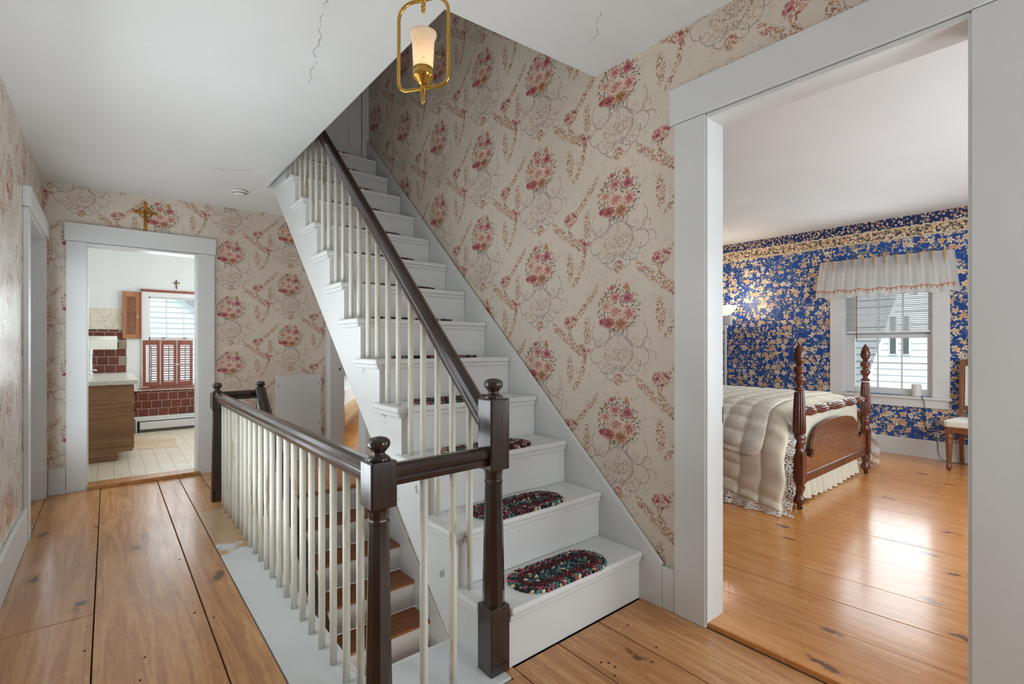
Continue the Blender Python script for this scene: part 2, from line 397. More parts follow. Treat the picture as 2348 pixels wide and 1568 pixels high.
M['hallwood'] = wood_mat('old hall pine', 'Y', s2l(156, 100, 58), s2l(198, 140, 86), s2l(214, 166, 114), 0.27, 0.15, 1.6, 0.40)
M['bedwood'] = wood_mat('honey pine', 'Y', s2l(188, 116, 56), s2l(220, 149, 80), s2l(230, 166, 100), 0.17, 0.30, 1.3, 0.22)
M['stepwood'] = wood_mat('brown stair wood', 'X', s2l(110, 60, 30), s2l(150, 88, 46), s2l(166, 102, 58), 0.3, 0.1, 1.0, 0.05)
M['rail'] = wood_mat('dark varnished rail', 'Y', s2l(34, 24, 22), s2l(48, 34, 31), s2l(58, 42, 38), 0.16, 0.5, 1.0, 0.0, False)
M['newel'] = wood_mat('dark varnished newel', 'Z', s2l(36, 25, 22), s2l(50, 35, 31), s2l(62, 44, 38), 0.17, 0.5, 1.0, 0.0, False)
M['mahog'] = wood_mat('mahogany', 'Z', s2l(70, 30, 20), s2l(106, 50, 32), s2l(128, 66, 42), 0.2, 0.4, 1.5, 0.0, False)
M['panelwood'] = wood_mat('figured mahogany', 'X', s2l(104, 62, 36), s2l(134, 84, 50), s2l(150, 98, 60), 0.2, 0.4, 0.8, 0.0, False)
M['chairwood'] = wood_mat('chair walnut', 'Z', s2l(96, 56, 30), s2l(136, 84, 50), s2l(160, 104, 64), 0.3, 0.2, 1.5, 0.0, False)
M['cabwood'] = wood_mat('rough cabinet oak', 'X', s2l(112, 80, 56), s2l(164, 124, 90), s2l(180, 140, 104), 0.5, 0, 0.9, 0.0, True)
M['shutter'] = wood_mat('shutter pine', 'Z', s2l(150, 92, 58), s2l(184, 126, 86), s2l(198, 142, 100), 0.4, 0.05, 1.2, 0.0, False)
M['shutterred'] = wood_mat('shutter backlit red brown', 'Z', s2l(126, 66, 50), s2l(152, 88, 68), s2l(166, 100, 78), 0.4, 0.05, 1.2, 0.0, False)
M['brass'] = plain('brass', s2l(206, 164, 84), 0.22, 1.0, 0.06)
M['iron'] = plain('dark metal', (0.03, 0.03, 0.03), 0.4, 0.6)
M['gap'] = plain('dark gap', (0.02, 0.014, 0.01), 0.9)
M['white'] = plain('white plastic', (0.78, 0.78, 0.75), 0.35)
M['heater'] = plain('white enamel', (0.74, 0.74, 0.72), 0.4)
M['cyan'] = plain('blue trim', s2l(120, 170, 190), 0.5)
def glass_mat():
    m = mat('window glass'); g = G(m)
    tr = g.n('ShaderNodeBsdfTransparent'); gl = g.n('ShaderNodeBsdfGlossy'); gl.inputs['Roughness'].default_value = 0.02
    fr = g.n('ShaderNodeFresnel'); fr.inputs[0].default_value = 1.45
    tr.inputs[0].default_value = (0.96, 0.98, 0.98, 1)
    mx = g.n('ShaderNodeMixShader'); g.l.new(fr.outputs[0], mx.inputs[0]); g.l.new(tr.outputs[0], mx.inputs[1]); g.l.new(gl.outputs[0], mx.inputs[2])
    g.l.new(mx.outputs[0], g.out.inputs[0]); return m
M['glass'] = glass_mat()
def cloth_mat(name, col, trans=0.3, bsc=260, bst=0.25, var=0.05):
    m = mat(name); g = G(m); v = g.obj()
    n = g.noise(v, 5, 3)
    c = g.mix(n, tuple(q * (1 - var) for q in col), col)
    g.set(Base_Color=c, Roughness=0.85, Sheen_Weight=0.2)
    g.bump(g.noise(v, bsc, 2), bst, 0.002)
    if trans:
        tl = g.n('ShaderNodeBsdfTranslucent'); g.put(tl.inputs[0], c)
        mx = g.n('ShaderNodeMixShader'); mx.inputs[0].default_value = trans
        g.l.new(g.b.outputs[0], mx.inputs[1]); g.l.new(tl.outputs[0], mx.inputs[2]); g.l.new(mx.outputs[0], g.out.inputs[0])
    return m
def lace_mat(name, col, sc, hole):
    m = mat(name); g = G(m); v = g.obj(); X, Y, Z = g.sep(v)
    p = g.com(Y + X, Z, 0)
    d = g.vor(p, sc, 0.9, feature='DISTANCE_TO_EDGE')
    n = g.noise(v, sc * 1.3, 2)
    h = g.step(d, 0.16, 0.22) * (n > (0.5 - hole))
    g.set(Base_Color=col, Roughness=0.9, Alpha=1.0 - h)
    return m
M['comforter'] = cloth_mat('cream comforter', s2l(236, 224, 200), 0.0, 90, 0.25)
def throw_mat():
    m = mat('crochet throw'); g = G(m); v = g.obj(); X, Y, Z = g.sep(v)
    d = g.vor(v, 70, 0.8, '3D', 'DISTANCE_TO_EDGE')
    c = g.mix(g.step(d, 0.08, 0.24) * 0.55, s2l(244, 238, 224), s2l(196, 178, 150))
    g.set(Base_Color=c, Roughness=0.9); g.bump(d, 0.6, 0.004); return m
M['throw'] = throw_mat()
M['lace'] = lace_mat('white lace', s2l(246, 243, 236), 62, 0.06)
M['ruffle'] = cloth_mat('cream dust ruffle', s2l(238, 230, 210), 0.15)
M['valance'] = cloth_mat('sheer valance', s2l(252, 250, 246), 0.62)
M['gold'] = cloth_mat('gold pleat braid', s2l(200, 160, 104), 0.0)
M['orange'] = cloth_mat('orange tassel braid', s2l(206, 132, 88), 0.0)
M['cushion'] = cloth_mat('white brocade', s2l(232, 226, 212), 0.0, 60, 0.5)
M['coverlet'] = cloth_mat('white coverlet', s2l(244, 242, 236), 0.0)
M['fringe'] = cloth_mat('tan fringe', s2l(216, 184, 140), 0.0, 80, 0.6)
M['towel'] = cloth_mat('paper towel', s2l(240, 236, 222), 0.0, 60, 0.4)
M['slat'] = plain('blind slat', (0.82, 0.83, 0.83), 0.4)
def attr_mat():
    m = mat('braided wool'); g = G(m)
    n = g.n('ShaderNodeAttribute'); n.attribute_name = 'Col'
    v = g.obj(); nz = g.noise(v, 220, 2)
    c = g.mix(g.step(nz, 0.35, 0.7) * 0.35, V(g, n.outputs['Color']), (0.02, 0.02, 0.02))
    g.set(Base_Color=c, Roughness=0.9); g.bump(nz, 0.4, 0.002); return m
M['braid'] = attr_mat()
def shade_mat():
    m = mat('lit frosted shade'); g = G(m); v = g.obj(); X, Y, Z = g.sep(v)
    n = g.noise(v, 70, 3)
    c = g.mix(g.step(n, 0.66, 0.70) * 0.7, s2l(240, 226, 206), s2l(120, 100, 70))
    tl = g.n('ShaderNodeBsdfTranslucent'); g.put(tl.inputs[0], c)
    g.set(Base_Color=c, Roughness=0.35, Emission_Color=(1, 0.80, 0.60), Emission_Strength=0.22)
    mx = g.n('ShaderNodeMixShader'); mx.inputs[0].default_value = 0.5
    g.l.new(g.b.outputs[0], mx.inputs[1]); g.l.new(tl.outputs[0], mx.inputs[2]); g.l.new(mx.outputs[0], g.out.inputs[0])
    return m
M['shade'] = shade_mat()
def glow(name, col, st):
    m = mat(name); g = G(m); g.set(Base_Color=col, Emission_Color=col, Emission_Strength=st); return m
M['bulb'] = glow('lit bulb', (1, 0.88, 0.68), 3.0)
M['bowl'] = glow('lit bowl', (1, 0.80, 0.62), 0.75)
def tile_mat():
    m = mat('red glazed tile'); g = G(m); r = g.rand(); v = g.obj()
    c = g.ramp(r, [(0, s2l(108, 54, 40)), (0.4, s2l(128, 66, 48)), (0.75, s2l(100, 50, 42)), (0.95, s2l(116, 66, 52))])
    c = g.mix(g.noise(v, 20, 3) * 0.4, c, s2l(84, 36, 32))
    g.set(Base_Color=c, Roughness=0.22); return m
M['tile'] = tile_mat()
M['tileedge'] = plain('pale edge tile', s2l(150, 136, 118), 0.3)
M['grout'] = plain('white grout', s2l(216, 206, 196), 0.8)
def vinyl_mat():
    m = mat('cream floor tile'); g = G(m); r = g.rand(); v = g.obj()
    n = g.noise(v, 9, 4)
    c = g.mix(g.step(n, 0.4, 0.75), s2l(226, 214, 190), s2l(206, 190, 162))
    c = g.mix(r * 0.25, c, s2l(196, 178, 150))
    c = g.mix(g.step(g.noise(v, 3.1, 4), 0.6, 0.75) * 0.35, c, s2l(160, 124, 90))
    g.set(Base_Color=c, Roughness=0.35); return m
M['vinyl'] = vinyl_mat()
def counter_mat():
    m = mat('speckled counter'); g = G(m); v = g.obj()
    n = g.noise(v, 70, 4)
    g.set(Base_Color=g.mix(g.step(n, 0.5, 0.62) * 0.4, s2l(228, 224, 214), s2l(176, 166, 150)), Roughness=0.25); return m
M['counter'] = counter_mat()
def border_mat():
    m = mat('faded paper border'); g = G(m); v = g.obj(); X, Y, Z = g.sep(v)
    n = g.noise(g.com(X, Z), 26, 3, 0.6, 0.8)
    e = g.m('SINE', X * 18.0)
    L = g.mix(g.step(g.ab(n - 0.5), 0.04, 0.015) * 0.6, s2l(228, 218, 198), s2l(164, 150, 128))
    g.set(Base_Color=L, Roughness=0.7); return m
M['border'] = border_mat()
M['siding'] = plain('white clapboard', s2l(226, 232, 236), 0.6)
M['greyshingle'] = plain('grey shingle', s2l(168, 170, 174), 0.8)  # grey of the shingled wall and the neighbour's roof
M['pane'] = plain('dark far pane', s2l(96, 104, 100), 0.15)
M['leaf'] = plain('tree leaves', s2l(120, 150, 70), 0.7, 0, 0.35, 3)
M['bark'] = plain('tree bark', s2l(90, 76, 62), 0.9)
M['grass'] = plain('lawn', s2l(110, 130, 70), 0.9, 0, 0.2, 2)
M['crucifix'] = plain('gilt bronze', s2l(176, 122, 50), 0.3, 0.9, 0.35, 60, 0.5, 90)
M['crosswood'] = plain('dark cross wood', s2l(70, 46, 34), 0.5)
M['patch'] = wood_mat('worn bare boards', 'X', s2l(178, 140, 104), s2l(216, 190, 160), s2l(232, 214, 190), 0.5, 0, 1.0, 0.3, False)

# ------------------------------------------------------------------ mesh helpers
class MB:
    def __init__(s): s.v = []; s.f = []; s.sm = []
    def add(s, vs, fs, smooth=False):
        b = len(s.v); s.v += [tuple(q) for q in vs]; s.f += [tuple(i + b for i in f) for f in fs]; s.sm += [smooth] * len(fs); return s
    def box(s, x0, x1, y0, y1, z0, z1):
        return s.add([(x0, y0, z0), (x1, y0, z0), (x1, y1, z0), (x0, y1, z0), (x0, y0, z1), (x1, y0, z1), (x1, y1, z1), (x0, y1, z1)],
                     [(3, 2, 1, 0), (4, 5, 6, 7), (0, 1, 5, 4), (1, 2, 6, 5), (2, 3, 7, 6), (3, 0, 4, 7)])
    def prism(s, pts, axis, a, b):
        """extrude a 2D outline; axis 'x': pts=(y,z); 'y': pts=(x,z); 'z': pts=(x,y)"""
        n = len(pts)
        f = {'x': lambda p, t: (t, p[0], p[1]), 'y': lambda p, t: (p[0], t, p[1]), 'z': lambda p, t: (p[0], p[1], t)}[axis]
        vs = [f(p, a) for p in pts] + [f(p, b) for p in pts]
        fs = [tuple(range(n)), tuple(range(2 * n - 1, n - 1, -1))] + [(i, i + n, (i + 1) % n + n, (i + 1) % n) for i in range(n)]
        return s.add(vs, fs)
    def lathe(s, prof, cx, cy, seg=20, flutes=None, axis='z', smooth=True):
        """prof: (r,h) list; flutes: (h0,h1,n,depth)"""
        vs = []; fs = []
        for r, h in prof:
            for k in range(seg):
                a = 2 * PI * k / seg; rr = r
                if flutes and flutes[0] - 1e-6 <= h <= flutes[1] + 1e-6: rr = r * (1 - flutes[3] * (0.5 + 0.5 * math.cos(a * flutes[2])))
                p = (cx + rr * math.cos(a), cy + rr * math.sin(a), h)
                if axis == 'x': p = (h, cx + rr * math.cos(a), cy + rr * math.sin(a))
                if axis == 'y': p = (cx + rr * math.cos(a), h, cy + rr * math.sin(a))
                vs.append(p)
        m = len(prof)
        for i in range(m - 1):
            for k in range(seg):
                a = i * seg + k; b = i * seg + (k + 1) % seg
                fs.append((a, b, b + seg, a + seg))
        fs.append(tuple(range(seg - 1, -1, -1))); fs.append(tuple(range((m - 1) * seg, m * seg)))
        return s.add(vs, fs, smooth)
    def tube(s, path, r, seg=8, closed=False, smooth=True):
        P = [Vector(p) for p in path]; n = len(P); vs = []; fs = []
        up = None
        for i, p in enumerate(P):
            t = (P[(i + 1) % n] - P[i - 1]) if closed else (P[min(i + 1, n - 1)] - P[max(i - 1, 0)])
            t.normalize()
            if up is None: up = Vector((0, 0, 1)) if abs(t.z) < 0.9 else Vector((1, 0, 0))
            x = t.cross(up).normalized(); up = x.cross(t).normalized()
            rr = r[i] if isinstance(r, (list, tuple)) else r
            for k in range(seg):
                a = 2 * PI * k / seg; vs.append(p + (x * math.cos(a) + up * math.sin(a)) * rr)
        for i in range(n if closed else n - 1):
            for k in range(seg):
                a = i * seg + k; b = i * seg + (k + 1) % seg; j = (i + 1) % n * seg
                fs.append((a, b, j + (k + 1) % seg, j + k))
        if not closed: fs += [tuple(range(seg - 1, -1, -1)), tuple(range((n - 1) * seg, n * seg))]
        return s.add(vs, fs, smooth)
    def blob(s, c, r, seg=8, rings=5, rot=0.0):
        vs = []; fs = []; ca, sa = math.cos(rot), math.sin(rot)
        for i in range(rings + 1):
            th = PI * i / rings
            for k in range(seg):
                a = 2 * PI * k / seg
                x = r[0] * math.sin(th) * math.cos(a); y = r[1] * math.sin(th) * math.sin(a)
                vs.append((c[0] + x * ca - y * sa, c[1] + x * sa + y * ca, c[2] + r[2] * math.cos(th)))
        for i in range(rings):
            for k in range(seg):
                a = i * seg + k; b = i * seg + (k + 1) % seg
                fs.append((a + seg, b + seg, b, a))
        return s.add(vs, fs, True)
    def sweep(s, prof, path):
        """profile (across, up) swept along a straight path a->b; across = horizontal normal"""
        a, b = Vector(path[0]), Vector(path[1]); t = (b - a).normalized()
        side = t.cross(Vector((0, 0, 1))).normalized(); up = side.cross(t).normalized()
        n = len(prof); vs = [a + side * p[0] + up * p[1] for p in prof] + [b + side * p[0] + up * p[1] for p in prof]
        return s.add(vs, [tuple(range(n - 1, -1, -1)), tuple(range(n, 2 * n))] + [(i, (i + 1) % n, (i + 1) % n + n, i + n) for i in range(n)])
    def grid(s, nu, nv, fn, smooth=True, close_u=False):
        vs = [fn(i / (nu - 1), j / (nv - 1)) for j in range(nv) for i in range(nu)]
        fs = [(j * nu + i, j * nu + i + 1, (j + 1) * nu + i + 1, (j + 1) * nu + i) for j in range(nv - 1) for i in range(nu - 1)]
        return s.add(vs, fs, smooth)
def wpos(o):
    p = Vector((0, 0, 0))
    while o: p += Vector(o.location); o = o.parent
    return p
def obj(name, mb, m, parent=None, bevel=0.0, seg=2, solid=0.0, base=None, autosm=False):
    """ONE mesh object; vertices are given in world space"""
    off = Vector((0, 0, 0))
    if parent: off = wpos(parent)
    elif base: off = Vector(base)
    me = bpy.data.meshes.new(name)
    me.from_pydata([tuple(Vector(q) - off) for q in mb.v], [], mb.f); me.update()
    me.polygons.foreach_set('use_smooth', mb.sm)
    me.materials.append(M[m] if isinstance(m, str) else m)
    o = bpy.data.objects.new(name, me); C.objects.link(o)
    if parent: o.parent = parent
    elif base: o.location = base
    if solid:
        q = o.modifiers.new('solid', 'SOLIDIFY'); q.thickness = solid; q.offset = 0
    if bevel:
        q = o.modifiers.new('bevel', 'BEVEL'); q.width = bevel; q.segments = seg; q.limit_method = 'ANGLE'; q.angle_limit = R(40)
    return o
def tag(o, label, cat, group=None):
    o['label'] = label; o['category'] = cat
    if group: o['group'] = group
    return o
def thing(name, label, cat, loc=(0, 0, 0), group=None):
    o = bpy.data.objects.new(name, None); C.objects.link(o); o.location = loc; o.empty_display_size = 0.05
    return tag(o, label, cat, group)
def struct(name, mb=None, m=None, label=None, bevel=0.0, **k):
    if mb is None:
        o = bpy.data.objects.new(name, None); C.objects.link(o)
    else: o = obj(name, mb, m, None, bevel, **k)
    o['kind'] = 'structure'
    if label: o['label'] = label
    return o
def copy_tree(o, parent=None, loc=None):
    c = o.copy(); C.objects.link(c)
    if parent: c.parent = parent
    if loc is not None: c.location = loc
    for ch in list(o.children): copy_tree(ch, c)
    return c
def B(*a): return MB().box(*a)

# ------------------------------------------------------------------ shell
XL, XR, YB, XW = -0.395, 1.975, 5.39, 6.65      # left wall, right wall, back wall, far bedroom wall
CZ = [(-0.6, -1.2, 2.46), (2.1, -1.2, 2.635), (-0.6, 4.4, 2.49), (2.1, 4.4, 2.60), (-0.6, 5.5, 2.515), (2.1, 5.5, 2.54)]
def zc(x, y):
    u = (x + 0.6) / 2.7
    if y < 4.4: t = (y + 1.2) / 5.6; a, b, c, d = CZ[0][2], CZ[1][2], CZ[2][2], CZ[3][2]
    else: t = (y - 4.4) / 1.1; a, b, c, d = CZ[2][2], CZ[3][2], CZ[4][2], CZ[5][2]
    return (a * (1 - u) + b * u) * (1 - t) + (c * (1 - u) + d * u) * t
# left wall: doorway y 4.27-5.27
mb = B(-0.55, XL, -1.2, 4.27, 0, 2.62); mb.box(-0.55, XL, 4.27, 5.27, 2.04, 2.62); mb.box(-0.55, XL, 5.27, 5.5, 0, 2.62)
struct('wall_left', mb, 'paperL')
# back wall: doorway x -0.13..0.645
mb = B(-0.55, -0.13, YB, 5.51, 0, 2.7); mb.box(-0.13, 0.645, YB, 5.51, 2.055, 2.7); mb.box(0.645, 1.97, YB, 5.51, 0, 2.7)
struct('wall_back', mb, 'paperB')
# right wall, doorway y 0.247..1.072, carries on up through the stairwell
mb = B(XR, 2.085, -1.2, 0.247, 0, 2.75); mb.box(XR, 2.085, 0.247, 1.072, 2.184, 2.75); mb.box(XR, 2.085, 1.072, 1.42, 0, 2.75)
mb.box(XR, 2.085, 1.42, 4.62, -0.1, 5.0)
struct('wall_right', mb, 'paperR')
# rear wall behind the viewer
struct('wall_rear', B(-0.55, 2.1, -1.32, -1.2, 0, 2.7), 'paperB')
# ceiling slab with the stairwell opening
HX0, HY0, HY1 = 1.052, 1.70, 4.56
def slab(mb, xs, ys):
    for i in range(len(xs) - 1):
        for j in range(len(ys) - 1):
            if xs[i] >= HX0 - 1e-6 and ys[j] >= HY0 - 1e-6 and ys[j + 1] <= HY1 + 1e-6: continue
            x0, x1, y0, y1 = xs[i], xs[i + 1], ys[j], ys[j + 1]
            q = [(x0, y0), (x1, y0), (x1, y1), (x0, y1)]
            mb.add([(a, b, zc(a, b)) for a, b in q] + [(a, b, 2.9) for a, b in q],
                   [(3, 2, 1, 0), (4, 5, 6, 7), (0, 1, 5, 4), (1, 2, 6, 5), (2, 3, 7, 6), (3, 0, 4, 7)])
    return mb
struct('ceiling', slab(MB(), [-0.55, HX0, 1.975], [-1.2, HY0, 4.4, HY1, 5.39]), 'ceiling')
# stairwell above; unseen side and front walls and ceiling added to keep it dark
struct('wall_light_block', B(0.98, 1.048, 1.6, 4.6, 2.91, 5.0).box(0.98, 1.97, 1.6, 1.695, 2.91, 5.0), 'kwhite')
struct('wall_upper', B(0.98, 2.08, 4.625, 4.72, 2.6, 5.0), 'kwhite')
struct('ceiling_light_block', B(0.98, 2.1, 1.6, 4.7, 5.0, 5.08), 'ceiling')
# wall under the upper flight (x = 1.85), doorway y 4.478..5.275
lowz = lambda y: 0.9138 * (y - 2.498) + 0.70
ya = 1.62
mb = MB().prism([(ya, -2.6), (4.478, -2.6), (4.478, 2.30), (ya, lowz(ya) - 0.02)], 'x', 1.85, 1.95)
mb.prism([(4.478, 2.02), (5.275, 2.02), (5.275, 2.6), (4.478, 2.30)], 'x', 1.85, 1.95)
mb.box(1.85, 1.95, 5.275, 5.39, 0, 2.6).box(1.85, 1.95, 4.478, 5.39, -2.6, -0.01)
struct('wall_under_stair', mb, 'paperR')
struct('trim_soffit', MB().prism([(1.75, lowz(1.75) + 0.02), (4.6, lowz(4.6) + 0.02), (4.6, lowz(4.6) + 0.05), (1.75, lowz(1.75) + 0.05)], 'x', 1.125, 1.95), 'trim', 'white plaster soffit under the upper flight')
# stairwell below floor level
struct('wall_lower_well', B(0.62, 0.70, 1.69, 4.10, -2.6, -0.03).box(0.62, 1.85, 1.60, 1.69, -2.6, -0.03), 'kwhite')
struct('floor_lower', B(0.62, 1.95, 1.6, 4.4, -2.7, -2.6), 'stepwood')

def casing(name, label, parts, m='trim'):
    r = struct(name, label=label)
    for nm, a in parts: obj(nm, B(*a), m, r, 0.003)
    return r
casing('door_1', 'white painted doorway to the kitchen', [
    ('casing', (-0.262, -0.132, 5.366, 5.39, 0, 2.055)), ('casing', (0.647, 0.782, 5.366, 5.39, 0, 2.055)),
    ('header', (-0.272, 0.792, 5.356, 5.39, 2.057, 2.205)),
    ('jamb', (-0.145, -0.128, 5.372, 5.54, 0.0, 2.05)), ('jamb', (0.638, 0.655, 5.372, 5.54, 0.03, 2.05)), ('jamb', (-0.13, 0.645, 5.372, 5.54, 2.036, 2.054))])
obj('threshold', B(-0.128, 0.66, 5.35, 5.53, 0.0, 0.032), 'hallwood', bpy.data.objects['door_1'], 0.004)
casing('door_2', 'white painted doorway to the blue bedroom', [
    ('casing', (1.951, 1.975, 1.074, 1.221, 0, 2.184)), ('casing', (1.951, 1.975, 0.09, 0.245, 0, 2.184)),
    ('header', (1.943, 1.975, 0.075, 1.240, 2.186, 2.345)),
    ('jamb', (1.957, 2.092, 1.066, 1.083, 0.02, 2.178)), ('jamb', (1.957, 2.092, 0.236, 0.253, 0.02, 2.178)), ('jamb', (1.957, 2.092, 0.247, 1.072, 2.164, 2.1835))])
obj('threshold', B(1.966, 2.09, 0.248, 1.074, 0.0, 0.024), 'bedwood', bpy.data.objects['door_2'], 0.004)
obj('hinge', B(2.083, 2.091, 1.066, 1.071, 0.86, 0.93), 'iron', bpy.data.objects['door_2'])
d3 = casing('door_3', 'white cased doorway in the left wall', [
    ('casing', (-0.395, -0.370, 4.15, 4.27, 0, 2.04)), ('casing', (-0.395, -0.370, 5.27, 5.335, 0, 2.04)),
    ('header', (-0.395, -0.358, 4.13, 5.35, 2.042, 2.165)),
    ('jamb', (-0.56, -0.378, 4.258, 4.272, 0, 2.035)), ('jamb', (-0.56, -0.378, 5.258, 5.269, 0, 2.035)), ('jamb', (-0.56, -0.378, 4.27, 5.27, 2.03, 2.044)),
    ('door_leaf', (-0.60, -0.56, 4.25, 5.28, 0.005, 2.04))])
d4 = casing('door_4', 'white cased doorway beneath the stairs', [
    ('casing', (1.826, 1.85, 5.273, 5.388, 0, 2.02)), ('casing', (1.826, 1.85, 4.33, 4.476, 0, 2.02)), ('header', (1.82, 1.85, 4.32, 5.388, 2.022, 2.15)),
    ('jamb', (1.83, 1.985, 5.262, 5.276, 0, 2.015)), ('jamb', (1.83, 1.985, 4.478, 4.49, 0, 2.015))])
obj('latch', B(1.93, 1.94, 5.255, 5.262, 0.93, 0.96), 'iron', d4)
d5 = struct('door_5', label='grey white panelled door at the stair top')
mb = B(1.10, 1.90, 4.592, 4.62, 2.945, 3.10); mb.box(1.10, 1.22, 4.592, 4.62, 3.10, 4.7); mb.box(1.78, 1.90, 4.592, 4.62, 3.10, 4.7); mb.box(1.22, 1.78, 4.592, 4.62, 3.72, 3.86); mb.box(1.44, 1.56, 4.592, 4.62, 3.1, 4.7); mb.box(1.22, 1.78, 4.592, 4.62, 4.6, 4.9)
obj('door_leaf', mb, 'trim', d5, 0.002)
for a in (1.23, 1.57):
    obj('panel', B(a - 0.01, a + 0.22, 4.606, 4.618, 3.09, 3.73), 'trim', d5); obj('panel', B(a - 0.01, a + 0.22, 4.606, 4.618, 3.85, 4.6), 'trim', d5)
obj('casing', B(1.905, 1.974, 4.585, 4.624, 2.95, 5.0), 'trim', d5, 0.003)
struct('baseboard_left', B(-0.395, -0.375, -1.2, 4.148, 0, 0.215), 'trim', None, 0.004)
struct('baseboard_back', B(-0.368, -0.264, 5.372, 5.39, 0, 0.20).box(0.784, 1.824, 5.372, 5.39, 0, 0.20), 'trim', None, 0.003)
struct('baseboard_right', B(1.953, 1.975, 1.2225, 1.285, 0, 0.19).box(1.953, 1.975, -1.2, 0.088, 0, 0.19), 'trim', None, 0.003)

# floors: boards are pieces of the floor
fl = struct('floor', B(-0.62, 0.60, -1.2, 5.37, -0.12, -0.022).box(0.60, 1.97, -1.2, 1.66, -0.12, -0.022).box(0.60, 1.97, 4.13, 5.37, -0.12, -0.022), 'gap', 'wide old pine floorboards of the hall')
def plank(x0, x1, y0, y1, m='hallwood', nm='floorboard', dz=None):
    dz = random.uniform(-0.0008, 0.0008) if dz is None else dz
    return obj(nm, B(x0 + 0.0022, x1 - 0.0022, y0, y1, -0.024, dz), m, fl, 0.002, 1)
plank(-0.62, -0.378, 4.15, 5.37)
plank(-0.374, -0.047, -1.2, 2.872); plank(-0.378, -0.047, 2.876, 5.37)
plank(-0.047, 0.338, -1.2, 5.37)
plank(0.338, 0.494, 1.36, 5.37)
plank(0.338, 0.62, -1.2, 1.352); plank(0.62, 0.90, -1.2, 1.352); plank(0.90, 1.165, -1.2, 1.352)
plank(1.126, 1.168, 1.3545, 1.43); plank(1.165, 1.398, -1.2, 1.398); plank(1.398, 1.645, -1.2, 1.398); plank(1.645, 1.965, -1.2, 1.398)
plank(0.494, 0.66, 4.135, 5.37)
for a, b in ((0.66, 0.93), (0.93, 1.22), (1.22, 1.47), (1.47, 1.85)): plank(a, b, 4.13, 5.37)
plank(1.85, 1.96, 4.48, 5.28, dz=0.001)
obj('painted_board', B(0.496, 0.70, 1.36, 4.13, -0.03, 0.003), 'strip', fl, 0.004)
obj('painted_board', B(0.702, 1.125, 1.36, 1.69, -0.03, 0.003), 'strip', fl, 0.004)
obj('well_lining', B(0.700, 0.712, 1.69, 4.13, -0.30, 0.001).box(0.70, 1.85, 1.69, 1.702, -0.30, 0.001), 'trim', fl)
obj('landing_nosing', B(0.70, 1.85, 4.10, 4.132, -0.03, 0.001), 'stepwood', fl, 0.01, 3)
# nails
def nail(x, y, z=0.0012): obj('nail_head', MB().lathe([(0.0045, z - 0.002), (0.0045, z)], x, y, 8), 'iron', fl)
for px in ((1.68, 1.13), (1.59, 1.09), (1.46, 1.19), (1.44, 1.21), (1.46, 1.16), (1.42, 1.13), (1.72, 1.30), (0.11, 2.35), (0.09, 2.2), (0.22, 1.95), (0.13, 1.72), (-0.07, 2.55), (0.3, 2.6), (0.31, 3.3), (0.36, 2.5)): nail(*px)

# ------------------------------------------------------------------ upper staircase
RZ, GO, NY = 0.2257, 0.247, 1.384
st = thing('staircase', 'white painted open staircase with dark handrail rising along the papered wall', 'staircase', (1.5, 1.4, 0))
ny = lambda k: NY + GO * (k - 1)
tz = lambda k: RZ * k
for k in range(1, 14):
    y, z = ny(k), tz(k); y1 = y + GO + (0.055 if k < 13 else -0.08)
    m = 'trimworn' if k > 1 else 'trim'
    xa = 1.056 if k > 1 else 1.062
    if k == 1: prof1 = [(1.122, y + GO + 0.024), (1.122, y1), (1.062, y1), (1.062, 1.484), (1.147, 1.484), (1.147, y), (1.949, y), (1.949, y + GO + 0.024)]
    t = obj('tread', MB().prism(prof1 if k == 1 else [(1.122, y + GO + 0.024), (1.122, y1), (xa, y1), (xa, y), (1.949, y), (1.949, y + GO + 0.024)] if k < 13 else [(xa, y1), (xa, y), (1.949, y), (1.949, y1)], 'z', z - 0.030, z), 'trimworn', st, 0.011, 3)
    obj('cove_moulding', B(1.068 if k > 1 else 1.147, 1.949, y + 0.010, y + 0.03, z - 0.050, z - 0.029).box(1.068, 1.09, y + 0.03 if k > 1 else 1.484, y1 - 0.012, z - 0.050, z - 0.029), 'trim', t, 0.005, 2)
    obj('riser', B(1.086 if k > 1 else 1.146, 1.949, y + 0.021, y + 0.04, z - RZ - 0.003 if k > 1 else 0.0, z - 0.028), 'trimworn', st, 0.0015, 1)
# open stringer: saw tooth on top, straight edge below
pts = [(1.48, 0.003), (1.735, 0.003)]
pts += [(4.60, lowz(4.60))]
pts += [(4.60, tz(13) - 0.03)]
for k in range(13, 0, -1):
    pts += [(ny(k) + 0.022, tz(k) - 0.031), (ny(k) + 0.022, tz(k - 1) - 0.031 if k > 1 else 0.003)]
pts = pts[:-2] + [(1.48, tz(1) - 0.031)]
obj('stringer', MB().prism(pts, 'x', 1.088, 1.12), 'stringer', st)
sl = lambda y: 0.908 * (y - 1.271) + 0.185
obj('skirt_board', MB().prism([(1.2865, 0.0), (1.2865, sl(1.2865)), (4.58, sl(4.58)), (4.58, 2.6), (4.4, 2.6), (1.7, 0.0)], 'x', 1.95, 1.974), 'trim', st)
obj('skirt_bead', MB().sweep([(-0.004, 0), (0.004, 0), (0.004, 0.012), (-0.004, 0.012)], ((1.957, 1.2865, sl(1.2865) - 0.004), (1.957, 4.58, sl(4.58) - 0.004))), 'trim', st, 0.003)
RAILP = [(-0.018, -0.034), (0.018, -0.034), (0.022, -0.018), (0.018, -0.010), (0.029, 0.0), (0.031, 0.014), (0.024, 0.027), (0.010, 0.033), (-0.010, 0.033), (-0.024, 0.027), (-0.031, 0.014), (-0.029, 0.0), (-0.018, -0.010), (-0.022, -0.018)]
rz = lambda y: 0.922 * (y - 1.6) + 1.0
